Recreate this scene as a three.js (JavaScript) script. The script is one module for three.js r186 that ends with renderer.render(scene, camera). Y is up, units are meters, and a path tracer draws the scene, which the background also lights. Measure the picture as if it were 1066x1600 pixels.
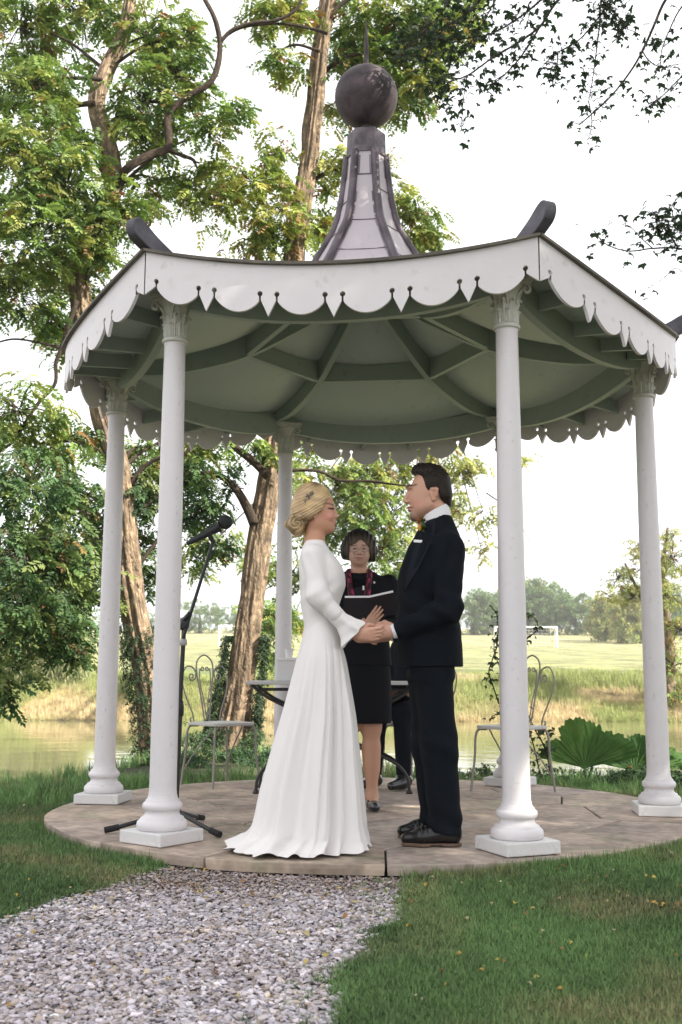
import * as THREE from 'three';
import { mergeGeometries, mergeVertices, toCreasedNormals } from 'three/addons/utils/BufferGeometryUtils.js';

// ---------------------------------------------------------------- camera, sky, sun, exposure
const scene = new THREE.Scene();
const camera = new THREE.PerspectiveCamera(51.2, 1066 / 1600, 0.05, 3000);
camera.position.set(0, 0.8262, 0);
camera.rotation.order = 'YXZ';
camera.rotation.set(0.1483, 0, 0.0033);
camera.focus = 5.4; camera.userData.fStop = 5.0;
scene.add(camera);
const renderer = new THREE.WebGLRenderer({ antialias: true });
renderer.toneMapping = THREE.LinearToneMapping;
renderer.toneMappingExposure = 2.85;
renderer.shadowMap.enabled = true;

{ // thin bright haze over the whole sky, a little brighter low down and round the sun
  const W = 128, H = 64, data = new Float32Array(W * H * 4);
  for (let j = 0; j < H; j++) for (let i = 0; i < W; i++) {
    const el = (j + 0.5) / H * Math.PI - Math.PI / 2, k = (j * W + i) * 4;
    const up = Math.max(0, Math.sin(el)), base = 0.62 - 0.09 * up;
    data[k] = base * 0.985; data[k + 1] = base * 0.995; data[k + 2] = base * 1.03; data[k + 3] = 1;
  }
  const sky = new THREE.DataTexture(data, W, H, THREE.RGBAFormat, THREE.FloatType);
  sky.mapping = THREE.EquirectangularReflectionMapping; sky.magFilter = THREE.LinearFilter; sky.minFilter = THREE.LinearFilter;
  sky.wrapS = THREE.RepeatWrapping; sky.needsUpdate = true;
  scene.background = sky; scene.environment = sky;
}
const SUN = new THREE.Vector3(0.68, 0.66, 0.36).normalize();
const sun = new THREE.DirectionalLight(new THREE.Color(1.0, 0.93, 0.8), 4.6);
sun.position.copy(SUN).multiplyScalar(60).add(new THREE.Vector3(0, 0, -8));
sun.target.position.set(0, 0, -8);
sun.castShadow = true; sun.shadow.radius = 0.9; sun.shadow.mapSize.set(4096, 4096); sun.shadow.bias = -0.0004;
Object.assign(sun.shadow.camera, { left: -45, right: 45, top: 45, bottom: -45, near: 1, far: 220 });
scene.add(sun, sun.target);

// ---------------------------------------------------------------- helpers
const V3 = (x, y, z) => new THREE.Vector3(x, y, z);
let seed = 12345;
function rnd() { seed |= 0; seed = seed + 0x6D2B79F5 | 0; let t = Math.imul(seed ^ seed >>> 15, 1 | seed); t = t + Math.imul(t ^ t >>> 7, 61 | t) ^ t; return ((t ^ t >>> 14) >>> 0) / 4294967296; }
const rr = (a, b) => a + (b - a) * rnd();
const gauss = () => (rnd() + rnd() + rnd() + rnd() - 2) * 1.0;
const clamp = (x, a = 0, b = 1) => Math.min(b, Math.max(a, x));
const lerp = (a, b, t) => a + (b - a) * t;
const sstep = (a, b, x) => { const t = clamp((x - a) / (b - a)); return t * t * (3 - 2 * t); };
function curve1(pts) { // monotone-ish cubic through [x, y] pairs
  return x => {
    if (x <= pts[0][0]) return pts[0][1];
    const n = pts.length; if (x >= pts[n - 1][0]) return pts[n - 1][1];
    let i = 0; while (x > pts[i + 1][0]) i++;
    const [x1, y1] = pts[i], [x2, y2] = pts[i + 1], [x0, y0] = pts[Math.max(0, i - 1)], [x3, y3] = pts[Math.min(n - 1, i + 2)];
    const h = x2 - x1, t = (x - x1) / h, m1 = (y2 - y0) / (x2 - x0 || 1) * h, m2 = (y3 - y1) / (x3 - x1 || 1) * h;
    const t2 = t * t, t3 = t2 * t;
    return (2 * t3 - 3 * t2 + 1) * y1 + (t3 - 2 * t2 + t) * m1 + (-2 * t3 + 3 * t2) * y2 + (t3 - t2) * m2;
  };
}
// a point seen at a place in the picture (1066 x 1600), at a depth in metres, or on a level plane
const FOC = 1670.1, TILT = 0.1483, ROLL = 0.0033, EYE = 0.8262;
function rayAt(px, py) {
  let u = px - 533, v = py - 800;
  [u, v] = [Math.cos(ROLL) * u + Math.sin(ROLL) * v, -Math.sin(ROLL) * u + Math.cos(ROLL) * v];
  const dx = u / FOC, dy = -v / FOC, c = Math.cos(TILT), s = Math.sin(TILT);
  return [dx, dy * c + s, -dy * s + c];
}
function at(px, py, depth) { const r = rayAt(px, py), t = depth / r[2]; return V3(r[0] * t, EYE + r[1] * t, -depth); }
function onY(px, py, y) { const r = rayAt(px, py), t = (y - EYE) / r[1]; return V3(r[0] * t, y, -r[2] * t); }

// hashing noise
function h3(x, y, z) { let n = Math.imul(x, 374761393) + Math.imul(y, 668265263) + Math.imul(z, 2147483647 ^ 0x5bd1e995) | 0; n = Math.imul(n ^ n >>> 13, 1274126177); return ((n ^ n >>> 16) >>> 0) / 4294967296; }
function noise3(x, y, z) {
  const xi = Math.floor(x), yi = Math.floor(y), zi = Math.floor(z); let fx = x - xi, fy = y - yi, fz = z - zi;
  fx = fx * fx * (3 - 2 * fx); fy = fy * fy * (3 - 2 * fy); fz = fz * fz * (3 - 2 * fz);
  const L = (a, b, t) => a + (b - a) * t;
  return L(L(L(h3(xi, yi, zi), h3(xi + 1, yi, zi), fx), L(h3(xi, yi + 1, zi), h3(xi + 1, yi + 1, zi), fx), fy),
    L(L(h3(xi, yi, zi + 1), h3(xi + 1, yi, zi + 1), fx), L(h3(xi, yi + 1, zi + 1), h3(xi + 1, yi + 1, zi + 1), fx), fy), fz);
}
function fbm(x, y, z, o = 4) { let s = 0, a = 0.5, t = 0; for (let i = 0; i < o; i++) { s += a * noise3(x, y, z); t += a; x *= 2.03; y *= 2.03; z *= 2.03; a *= 0.5; } return s / t; }
function pnoise(x, y, p, sd) { // periodic value noise
  const xi = Math.floor(x), yi = Math.floor(y); let fx = x - xi, fy = y - yi; fx = fx * fx * (3 - 2 * fx); fy = fy * fy * (3 - 2 * fy);
  const w = a => ((a % p) + p) % p, a = h3(w(xi), w(yi), sd), b = h3(w(xi + 1), w(yi), sd), c = h3(w(xi), w(yi + 1), sd), d = h3(w(xi + 1), w(yi + 1), sd);
  return a + (b - a) * fx + (c - a) * fy + (a - b - c + d) * fx * fy;
}
function pfbm(u, v, p, o, sd) { let s = 0, a = 0.5, t = 0; for (let i = 0; i < o; i++) { s += a * pnoise(u * p, v * p, p, sd + i); t += a; p *= 2; a *= 0.5; } return s / t; }
function tex(n, fn, { srgb = true, rx = 1, ry = 1 } = {}) { // fn(u, v) -> [r, g, b] 0..1 (sRGB when srgb)
  const d = new Uint8Array(n * n * 4);
  for (let j = 0; j < n; j++) for (let i = 0; i < n; i++) {
    let c = fn(i / n, j / n); if (typeof c === 'number') c = [c, c, c];
    const k = (j * n + i) * 4; d[k] = clamp(c[0]) * 255; d[k + 1] = clamp(c[1]) * 255; d[k + 2] = clamp(c[2]) * 255; d[k + 3] = 255;
  }
  const t = new THREE.DataTexture(d, n, n, THREE.RGBAFormat); t.wrapS = t.wrapT = THREE.RepeatWrapping; t.magFilter = THREE.LinearFilter; t.minFilter = THREE.LinearMipmapLinearFilter; t.generateMipmaps = true;
  if (srgb) t.colorSpace = THREE.SRGBColorSpace; t.repeat.set(rx, ry); t.needsUpdate = true; return t;
}
function again(t, rx, ry) { const c = t.clone(); c.repeat.set(rx, ry); c.needsUpdate = true; return c; }
// box projected uv in metres
function boxUV(g, s = 1, ox = 0, oy = 0) {
  g = g.index ? g.toNonIndexed() : g; if (!g.attributes.normal) g.computeVertexNormals();
  const p = g.attributes.position, uv = new Float32Array(p.count * 2), a = V3(), b = V3(), c = V3();
  for (let i = 0; i < p.count; i += 3) {
    a.fromBufferAttribute(p, i); b.fromBufferAttribute(p, i + 1); c.fromBufferAttribute(p, i + 2);
    const n = b.clone().sub(a).cross(c.clone().sub(a)), nx = Math.abs(n.x), ny = Math.abs(n.y), nz = Math.abs(n.z);
    [a, b, c].forEach((q, k) => { const [u, v] = nx > ny && nx > nz ? [q.z, q.y] : ny > nz ? [q.x, q.z] : [q.x, q.y]; uv[(i + k) * 2] = u * s + ox; uv[(i + k) * 2 + 1] = v * s + oy; });
  }
  g.setAttribute('uv', new THREE.BufferAttribute(uv, 2)); return g;
}
function plain(g) { g = g.index ? g.toNonIndexed() : g.clone(); for (const k of Object.keys(g.attributes)) if (!['position', 'normal', 'uv'].includes(k)) g.deleteAttribute(k); if (!g.attributes.uv) g.setAttribute('uv', new THREE.BufferAttribute(new Float32Array(g.attributes.position.count * 2), 2)); if (!g.attributes.normal) g.computeVertexNormals(); return g; }
const merge = list => list.length === 1 ? plain(list[0]) : mergeGeometries(list.map(plain));
const counts = {};
function numbered(name) { counts[name] = (counts[name] ?? -1) + 1; return counts[name] ? `${name}_${String(counts[name]).padStart(3, '0')}` : name; }
function tag(o, label, category, group, kind) { if (label) o.userData.label = label; if (category) o.userData.category = category; if (group) o.userData.group = group; if (kind) o.userData.kind = kind; return o; }
function thing(name, label, category, pos = [0, 0, 0], turn = 0, group) { const o = new THREE.Group(); o.name = numbered(name); o.position.set(...pos); o.rotation.y = turn; scene.add(o); return tag(o, label, category, group); }
function obj(name, geos, m, parent) {
  const g = Array.isArray(geos) ? merge(geos) : geos, o = new THREE.Mesh(g, m); o.castShadow = o.receiveShadow = true;
  o.name = parent ? name : numbered(name); (parent || scene).add(o); return o;
}
const shift = (g, x, y, z) => g.translate(x, y, z);
function bx(w, h, d, x = 0, y = 0, z = 0, ry = 0) { const g = new THREE.BoxGeometry(w, h, d); if (ry) g.rotateY(ry); return g.translate(x, y, z); }
// box with worn, bevelled edges
function chamfer(w, h, d, b = 0.006) {
  const s = new THREE.Shape(), x = w / 2 - b, z = d / 2 - b; s.moveTo(-x, -z); s.lineTo(x, -z); s.lineTo(x, z); s.lineTo(-x, z); s.closePath();
  const g = new THREE.ExtrudeGeometry(s, { depth: h - 2 * b, bevelEnabled: true, bevelSize: b, bevelThickness: b, bevelSegments: 2, steps: 1 });
  return g.rotateX(-Math.PI / 2).translate(0, b, 0);
}
function tube(pts, r, seg = 24, rs = 8, closed = false) { const c = new THREE.CatmullRomCurve3(pts.map(p => p.isVector3 ? p : V3(...p)), closed, 'centripetal'); return new THREE.TubeGeometry(c, seg, r, rs, closed); }
function rod(a, b, r0, r1 = r0, rs = 10) {
  a = a.isVector3 ? a : V3(...a); b = b.isVector3 ? b : V3(...b); const d = b.clone().sub(a), g = new THREE.CylinderGeometry(r1, r0, d.length(), rs, 1);
  g.translate(0, d.length() / 2, 0).applyQuaternion(new THREE.Quaternion().setFromUnitVectors(V3(0, 1, 0), d.normalize())); return g.translate(a.x, a.y, a.z);
}
const lathe = (pts, n = 40) => new THREE.LatheGeometry(pts.map(p => new THREE.Vector2(p[0], p[1])), n);
// tube whose radius changes, with an optional bump of its skin
function limb(pts, radii, { seg = 30, rs = 12, bump = 0, freq = 9, stretch = 0.25, sd = 0, cap = true } = {}) {
  const c = new THREE.CatmullRomCurve3(pts, false, 'centripetal'), fr = c.computeFrenetFrames(seg, false), pos = [], uv = [], idx = []; let len = 0, prev = null;
  for (let i = 0; i <= seg; i++) {
    const t = i / seg, p = c.getPointAt(t), f = t * (radii.length - 1), k = Math.min(radii.length - 2, Math.floor(f)), r = lerp(radii[k], radii[k + 1], f - k);
    if (prev) len += p.distanceTo(prev); prev = p;
    for (let j = 0; j <= rs; j++) {
      const a = j / rs * Math.PI * 2, ca = Math.cos(a), sa = Math.sin(a); let q = r;
      if (bump) { const n1 = noise3(ca * freq * 0.5 + sd + sa * 0.8, len * freq * stretch, sa * freq * 0.5 + sd), n2 = noise3(ca * freq * 1.3 + sd + 7, len * freq * stretch * 2.2, sa * freq * 1.3); q += (Math.abs(n1 - 0.5) * 1.5 + (n2 - 0.5) * 0.7 - 0.3) * bump; }
      pos.push(p.x + (fr.normals[i].x * ca + fr.binormals[i].x * sa) * q, p.y + (fr.normals[i].y * ca + fr.binormals[i].y * sa) * q, p.z + (fr.normals[i].z * ca + fr.binormals[i].z * sa) * q);
      uv.push(j / rs, len);
    }
  }
  for (let i = 0; i < seg; i++) for (let j = 0; j < rs; j++) { const a = i * (rs + 1) + j, b = a + rs + 1; idx.push(a, a + 1, b, a + 1, b + 1, b); }
  const g = new THREE.BufferGeometry(); g.setAttribute('position', new THREE.Float32BufferAttribute(pos, 3)); g.setAttribute('uv', new THREE.Float32BufferAttribute(uv, 2)); g.setIndex(idx);
  if (cap) { const n = pos.length / 3; for (const [row, flip] of [[0, 1], [seg, 0]]) { const base = row * (rs + 1); for (let j = 1; j < rs - 1; j++) flip ? idx.push(base, base + j + 1, base + j) : idx.push(base, base + j, base + j + 1); } g.setIndex(idx); }
  g.computeVertexNormals(); return g;
}
const lin = (r, g, b) => new THREE.Color().setRGB(r, g, b);
const std = (color, roughness, more = {}) => new THREE.MeshStandardMaterial({ color, roughness, ...more });
// InstancedMesh
const MTX = new THREE.Matrix4(), QT = new THREE.Quaternion(), EU = new THREE.Euler();
function scatter(name, geo, m, items, parent, label, category) { // items: {p, q, s (number or V3), c}
  const o = new THREE.InstancedMesh(geo, m, items.length);
  items.forEach((it, i) => { MTX.compose(it.p, it.q, typeof it.s === 'number' ? V3(it.s, it.s, it.s) : it.s); o.setMatrixAt(i, MTX); if (it.c) o.setColorAt(i, it.c); });
  o.castShadow = o.receiveShadow = true; o.name = parent ? name : numbered(name); o.userData.kind = 'stuff';
  if (label) o.userData.label = label; if (category) o.userData.category = category;
  (parent || scene).add(o); return o;
}
const turned = (x, y, z) => new THREE.Quaternion().setFromEuler(new THREE.Euler(x, y, z, 'YXZ'));

// ---------------------------------------------------------------- textures and materials
const T = {};
T.paint = tex(512, (u, v) => { const a = pfbm(u, v, 6, 5, 11), b = pfbm(u, v, 24, 3, 31), d = clamp((b - 0.62) * 3) * clamp((a - 0.45) * 4); const k = 0.965 + 0.05 * (a - 0.5); return [k - d * 0.18, k - d * 0.17, k - d * 0.2]; });
T.paintB = tex(512, (u, v) => 0.5 + (pfbm(u, v, 8, 5, 5) - 0.5) * 0.9, { srgb: false });
T.flag = tex(512, (u, v) => { const a = pfbm(u, v, 4, 6, 71), b = pfbm(u, v, 32, 3, 91), c = pfbm(u, v, 9, 4, 55); const k = 0.72 + 0.5 * (a - 0.5) + 0.25 * (b - 0.5), g = clamp((c - 0.6) * 4); return [k * (1 - 0.12 * g), k * (0.985 - 0.04 * g), k * (0.97 - 0.12 * g)]; });
T.flagB = tex(512, (u, v) => pfbm(u, v, 10, 6, 72), { srgb: false });
T.bark = tex(512, (u, v) => { const r = Math.abs(pfbm(u, v * 0.5 + 0, 16, 4, 13) - 0.5) * 2, a = pfbm(u, v, 8, 4, 17); const k = 0.45 + 0.45 * r + 0.3 * (a - 0.5); return [k, k * 0.9, k * 0.78]; });
T.barkB = tex(512, (u, v) => { const r = Math.abs(pfbm(u, v, 12, 5, 13) - 0.5) * 2; return r; }, { srgb: false });
T.ground = tex(1024, (u, v) => { const a = pfbm(u, v, 8, 6, 3), b = pfbm(u, v, 64, 3, 9); const k = 0.62 + 0.6 * (a - 0.5) + 0.4 * (b - 0.5); return [k * 1.02, k, k * 0.92]; });
T.lead = tex(512, (u, v) => { const a = pfbm(u, v, 5, 6, 23), b = pfbm(u, v, 40, 3, 27); const k = 0.7 + 0.5 * (a - 0.5) + 0.15 * (b - 0.5); return [k * 1.02, k * 0.97, k * 1.0]; });
T.cloth = tex(256, (u, v) => { const w = (Math.sin(u * Math.PI * 2 * 64) * 0.5 + 0.5) * 0.5 + (Math.sin(v * Math.PI * 2 * 64) * 0.5 + 0.5) * 0.5; return 0.3 + 0.4 * w + 0.3 * pfbm(u, v, 16, 3, 41); }, { srgb: false });
T.fine = tex(256, (u, v) => pfbm(u, v, 32, 3, 61), { srgb: false });
T.water = tex(512, (u, v) => pfbm(u, v, 6, 5, 101), { srgb: false });
const M = {};
M.white = std(lin(0.735, 0.698, 0.71), 0.42, { map: T.paint, bumpMap: T.paintB, bumpScale: 0.0008 });
M.plinth = std(lin(0.7, 0.685, 0.68), 0.6, { map: T.paint, bumpMap: T.flagB, bumpScale: 0.006 });
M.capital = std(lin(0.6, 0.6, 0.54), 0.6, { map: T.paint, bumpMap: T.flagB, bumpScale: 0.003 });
M.ceil = std(lin(0.47, 0.535, 0.5), 0.55, { map: T.paint, bumpMap: T.paintB, bumpScale: 0.001 });
M.timber = std(lin(0.32, 0.38, 0.345), 0.5, { map: T.paint, bumpMap: T.paintB, bumpScale: 0.001 });
M.rim = std(lin(0.24, 0.235, 0.17), 0.7, { map: T.lead });
M.lead = std(lin(0.2, 0.18, 0.195), 0.5, { map: again(T.lead, 2, 2), metalness: 0.3, bumpMap: T.flagB, bumpScale: 0.002 });
M.leadPale = std(lin(0.48, 0.43, 0.455), 0.5, { map: T.paint, metalness: 0.0, bumpMap: T.flagB, bumpScale: 0.002 });
M.leadMid = std(lin(0.36, 0.325, 0.345), 0.5, { map: again(T.lead, 2, 2), metalness: 0.1 });
M.slate = std(lin(0.13, 0.137, 0.155), 0.6, { map: again(T.lead, 2, 2), bumpMap: T.flagB, bumpScale: 0.002 });
M.ball = std(lin(0.12, 0.1, 0.104), 0.68, { map: again(T.lead, 3, 2), metalness: 0.35 });
M.black = std(lin(0.012, 0.013, 0.015), 0.42);
M.rubber = std(lin(0.01, 0.01, 0.01), 0.8);
M.iron = std(lin(0.02, 0.018, 0.017), 0.5);
M.wire = std(lin(0.27, 0.25, 0.22), 0.5, { metalness: 0.3 });
M.chairSeat = std(lin(0.5, 0.49, 0.47), 0.5);
M.bark = std(lin(0.74, 0.67, 0.6), 0.9, { map: again(T.bark, 2, 1), bumpMap: again(T.barkB, 2, 1), bumpScale: 0.02 });
M.barkDark = std(lin(0.16, 0.13, 0.11), 0.9, { map: again(T.bark, 2, 2), bumpMap: again(T.barkB, 2, 2), bumpScale: 0.01 });
const leafMat = (color, tr = 0.5) => new THREE.MeshPhysicalMaterial({ color, roughness: 0.75, transmission: tr, thickness: 0, side: THREE.DoubleSide, specularIntensity: 0.4 });
M.leaf = leafMat(lin(1, 1, 1));
M.grass = leafMat(lin(1, 1, 1), 0.25);
// ---------------------------------------------------------------- the ground, one sheet to the horizon
const WATER = -0.5;
const shoreNear = x => 8.75 + 2.9 * sstep(-2.6, -1.5, x) * (1 - sstep(-0.4, 1.2, x)) + 0.5 * sstep(0.8, 2.4, x) + 0.25 * (noise3(x * 0.9, 3, 0) - 0.5) - 0.55 * (1 - sstep(-4, -2, x));
const shoreFar = x => 29.5 + 1.6 * (noise3(x * 0.15, 9, 0) - 0.5) + 0.8 * (noise3(x * 0.7, 4, 0) - 0.5);
const fieldY = curve1([[29, -0.5], [31, 0.1], [33.5, 0.55], [45, 0.85], [80, 1.75], [127, 3.5], [205, 8.0], [300, 12], [900, 14]]);
function groundY(x, d) {
  const sn = shoreNear(x), sf = shoreFar(x);
  if (d < sn) return -0.07 + 0.025 * sstep(0.55, 0.85, x) * sstep(0.5, 0.1, Math.hypot(x - 0.1917, d - 6.7533) - 1.92) + 0.03 * (noise3(x * 0.8 + 5, d * 0.8, 1) - 0.5) * sstep(2.2, 3.2, Math.hypot(x - 0.18, d - 6.75));
  if (d > sf) return fieldY(29 + (d - sf)) + (0.25 * (noise3(x * 0.5, d * 0.5, 2) - 0.5)) * sstep(0, 3, d - sf) * (1 - sstep(40, 90, d)) + 1.5 * (noise3(x * 0.012 + 9, d * 0.01, 5) - 0.5) * sstep(60, 160, d);
  return lerp(-0.1 - 0.85 * sstep(0, 1.2, d - sn) - 0.3 * sstep(1, 4, d - sn), -0.5, sstep(-2.5, 0, d - sf));
}
// the gravel path
const pathL = [onY(300, 1350, -0.1), onY(205, 1392, -0.1), onY(90, 1428, -0.1), onY(-60, 1480, -0.1), onY(-420, 1560, -0.1)];
const pathR = [onY(655, 1368, -0.1), onY(625, 1425, -0.1), onY(572, 1500, -0.1), onY(520, 1600, -0.1), onY(420, 1800, -0.1)];
function edgeX(list, d) { // x of an edge polyline at depth d
  for (let i = 0; i < list.length - 1; i++) { const a = -list[i].z, b = -list[i + 1].z; if (d <= a && d >= b) return lerp(list[i].x, list[i + 1].x, (a - d) / (a - b || 1)); }
  return d > -list[0].z ? list[0].x : list[list.length - 1].x;
}
const CX = 0.1917, CD = 6.7533, RP = 1.925;
const inPlatform = (x, d, m = 0) => Math.hypot(x - CX, d - CD) < RP + m;
function pathness(x, d) { // signed distance-like: > 0 inside the gravel
  if (d > 5.4) return -1;
  const w = 0.09 * (noise3(x * 6, d * 6, 3) - 0.5) + 0.1 * (noise3(x * 2, d * 2, 8) - 0.5);
  return Math.min(x - edgeX(pathL, d), edgeX(pathR, d) - x) + w;
}
{
  const xs = [], ds = [];
  for (let x = -600; x < -60; x += 60) xs.push(x); for (let x = -60; x < -12; x += 3) xs.push(x); for (let x = -12; x <= 12; x += 0.16) xs.push(x); for (let x = 15; x <= 60; x += 3) xs.push(x); for (let x = 120; x <= 600; x += 60) xs.push(x);
  for (let d = -40; d < 2; d += 3) ds.push(d); for (let d = 2; d < 13; d += 0.16) ds.push(d); for (let d = 13; d < 27; d += 1) ds.push(d); for (let d = 27; d < 36; d += 0.3) ds.push(d); for (let d = 36; d < 100; d += 2) ds.push(d); for (let d = 100; d <= 300; d += 8) ds.push(d); for (let d = 340; d <= 1000; d += 60) ds.push(d);
  const pos = [], uv = [], col = [], idx = [], nx = xs.length;
  ds.forEach(d => xs.forEach(x => {
    const y = groundY(x, d); pos.push(x, y, -d); { const k = d > 28 ? 0.06 : 1 / 3; uv.push(x * k, d * k); }
    let c = [0.075, 0.085, 0.04];
    const p = pathness(x, d);
    const mix = (e, k) => { c = c.map((v, i) => lerp(v, e[i], k)); };
    mix([0.13, 0.115, 0.105], sstep(-0.05, 0.08, p));
    if (d > shoreNear(x) && d < shoreFar(x)) mix([0.06, 0.055, 0.03], sstep(-0.15, -0.45, y));
    const f = d - shoreFar(x);
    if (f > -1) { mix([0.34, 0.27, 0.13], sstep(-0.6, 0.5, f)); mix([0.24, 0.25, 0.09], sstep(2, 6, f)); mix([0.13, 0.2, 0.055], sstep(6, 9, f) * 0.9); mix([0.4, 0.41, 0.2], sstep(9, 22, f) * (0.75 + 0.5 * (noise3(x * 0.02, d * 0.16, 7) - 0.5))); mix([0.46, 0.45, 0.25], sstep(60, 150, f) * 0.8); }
    col.push(...c);
  }));
  for (let j = 0; j < ds.length - 1; j++) for (let i = 0; i < nx - 1; i++) { const a = j * nx + i, b = a + nx; idx.push(a, a + 1, b, a + 1, b + 1, b); }
  const g = new THREE.BufferGeometry(); g.setAttribute('position', new THREE.Float32BufferAttribute(pos, 3)); g.setAttribute('uv', new THREE.Float32BufferAttribute(uv, 2)); g.setAttribute('color', new THREE.Float32BufferAttribute(col, 3)); g.setIndex(idx); g.computeVertexNormals();
  tag(obj('ground', g, std(lin(1.5, 1.5, 1.5), 0.95, { vertexColors: true, map: T.ground, bumpMap: T.ground, bumpScale: 0.02 })), null, null, null, 'structure');
  const w = new THREE.PlaneGeometry(160, 26, 1, 1).rotateX(-Math.PI / 2).translate(0, WATER, -20);
  { const p = w.attributes.position, u = w.attributes.uv; for (let i = 0; i < p.count; i++) u.setXY(i, p.getX(i) / 4, p.getZ(i) / 2.2); }
  tag(obj('pond_water', w, new THREE.MeshPhysicalMaterial({ color: lin(0.17, 0.165, 0.085), roughness: 0.05, ior: 1.33, bumpMap: T.water, bumpScale: 0.005 })), null, null, null, 'structure');
}

// ---------------------------------------------------------------- round platform of flagstones
function clipHalf(poly, nx, nz, c) { // keep nx*x + nz*z <= c
  const out = [];
  for (let i = 0; i < poly.length; i++) {
    const a = poly[i], b = poly[(i + 1) % poly.length], da = nx * a[0] + nz * a[1] - c, db = nx * b[0] + nz * b[1] - c;
    if (da <= 0) out.push(a);
    if (da < 0 !== db < 0) { const t = da / (da - db); out.push([a[0] + (b[0] - a[0]) * t, a[1] + (b[1] - a[1]) * t]); }
  }
  return out;
}
function prismStone(poly, top, thick, bevel, tilt) { // poly seen from above [x, z], slightly domed worn edges
  let area = 0; poly.forEach((a, i) => { const b = poly[(i + 1) % poly.length]; area += a[0] * b[1] - b[0] * a[1]; });
  if (area < 0) poly = poly.slice().reverse();
  const n = poly.length, cx = poly.reduce((s, p) => s + p[0], 0) / n, cz = poly.reduce((s, p) => s + p[1], 0) / n;
  const ring = (inset, y) => poly.map(([x, z]) => { const dx = cx - x, dz = cz - z, l = Math.hypot(dx, dz) || 1; return [x + dx / l * inset, y + tilt[0] * (x - cx) + tilt[1] * (z - cz), z + dz / l * inset]; });
  const rings = [ring(0.004, top - thick), ring(0, top - thick * 0.5), ring(0, top - bevel), ring(bevel * 0.35, top - bevel * 0.35), ring(bevel * 1.1, top)];
  const pos = [], tri = (a, b, c) => pos.push(...a, ...b, ...c);
  for (let k = 0; k < rings.length - 1; k++) for (let i = 0; i < n; i++) { const j = (i + 1) % n; tri(rings[k][i], rings[k + 1][i], rings[k][j]); tri(rings[k][j], rings[k + 1][i], rings[k + 1][j]); }
  const r = rings[rings.length - 1], c = [cx, top, cz]; for (let i = 0; i < n; i++) tri(r[(i + 1) % n], r[i], c);
  const g = new THREE.BufferGeometry(); g.setAttribute('position', new THREE.Float32BufferAttribute(pos, 3)); g.computeVertexNormals(); return g;
}
{
  seed = 77;
  const plat = new THREE.Group(); plat.name = 'stone_platform'; plat.userData.kind = 'structure'; plat.position.set(CX, 0, -CD); scene.add(plat);
  const base = lathe([[0, -0.25], [1.865, -0.25], [1.87, -0.03], [1.86, -0.014], [0, -0.012]], 72);
  obj('mortar_bed', base, std(lin(0.06, 0.055, 0.045), 0.95, { map: T.ground, bumpMap: T.ground, bumpScale: 0.01 }), plat);
  const disc = []; for (let i = 0; i < 96; i++) { const a = i / 96 * Math.PI * 2, r = RP * (1 + 0.004 * Math.sin(a * 7) + 0.003 * Math.sin(a * 13 + 1)); disc.push([Math.cos(a) * r, Math.sin(a) * r]); }
  const seeds = [];
  for (const [nr, r, off] of [[15, 1.63, 0.28], [12, 1.2, 0.1], [8, 0.76, 0.5], [4, 0.3, 0.2]]) for (let i = 0; i < nr; i++) { const a = (i + off + rr(-0.16, 0.16)) / nr * Math.PI * 2; seeds.push([Math.cos(a) * (r + rr(-0.1, 0.1)), Math.sin(a) * (r + rr(-0.1, 0.1))]); }
  const mats = []; for (const [r, g, b] of [[0.7, 0.565, 0.475], [0.66, 0.54, 0.465], [0.73, 0.585, 0.48], [0.64, 0.535, 0.475], [0.69, 0.565, 0.45]]) mats.push(std(lin(r, g, b), 0.8, { map: T.flag, bumpMap: T.flagB, bumpScale: 0.007 }));
  seeds.forEach((s, i) => {
    let poly = disc.slice();
    seeds.forEach((q, k) => { if (k === i) return; const dx = q[0] - s[0], dz = q[1] - s[1], l = Math.hypot(dx, dz), w = 0.0055; poly = clipHalf(poly, dx / l, dz / l, (q[0] * q[0] + q[1] * q[1] - s[0] * s[0] - s[1] * s[1]) / (2 * l) - w); });
    if (poly.length < 3) return;
    // break up long straight joints
    const out = []; poly.forEach((a, k) => { const b = poly[(k + 1) % poly.length], L = Math.hypot(b[0] - a[0], b[1] - a[1]); out.push(a); const rim = Math.hypot(...a) > RP * 0.985 && Math.hypot(...b) > RP * 0.985; if (!rim && L > 0.16) { const m = Math.floor(L / 0.09); for (let q = 1; q < m; q++) { const t = q / m, j = 0.004 * (noise3(lerp(a[0], b[0], t) * 14, lerp(a[1], b[1], t) * 14, 2) - 0.5); out.push([lerp(a[0], b[0], t) + j, lerp(a[1], b[1], t) + j]); } } });
    const g = boxUV(prismStone(out, rr(-0.004, 0), 0.05, 0.007, [rr(-0.003, 0.003), rr(-0.003, 0.003)]), 0.8, rnd(), rnd());
    obj('flagstone', g, mats[i % mats.length], plat);
  });
}

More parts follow.
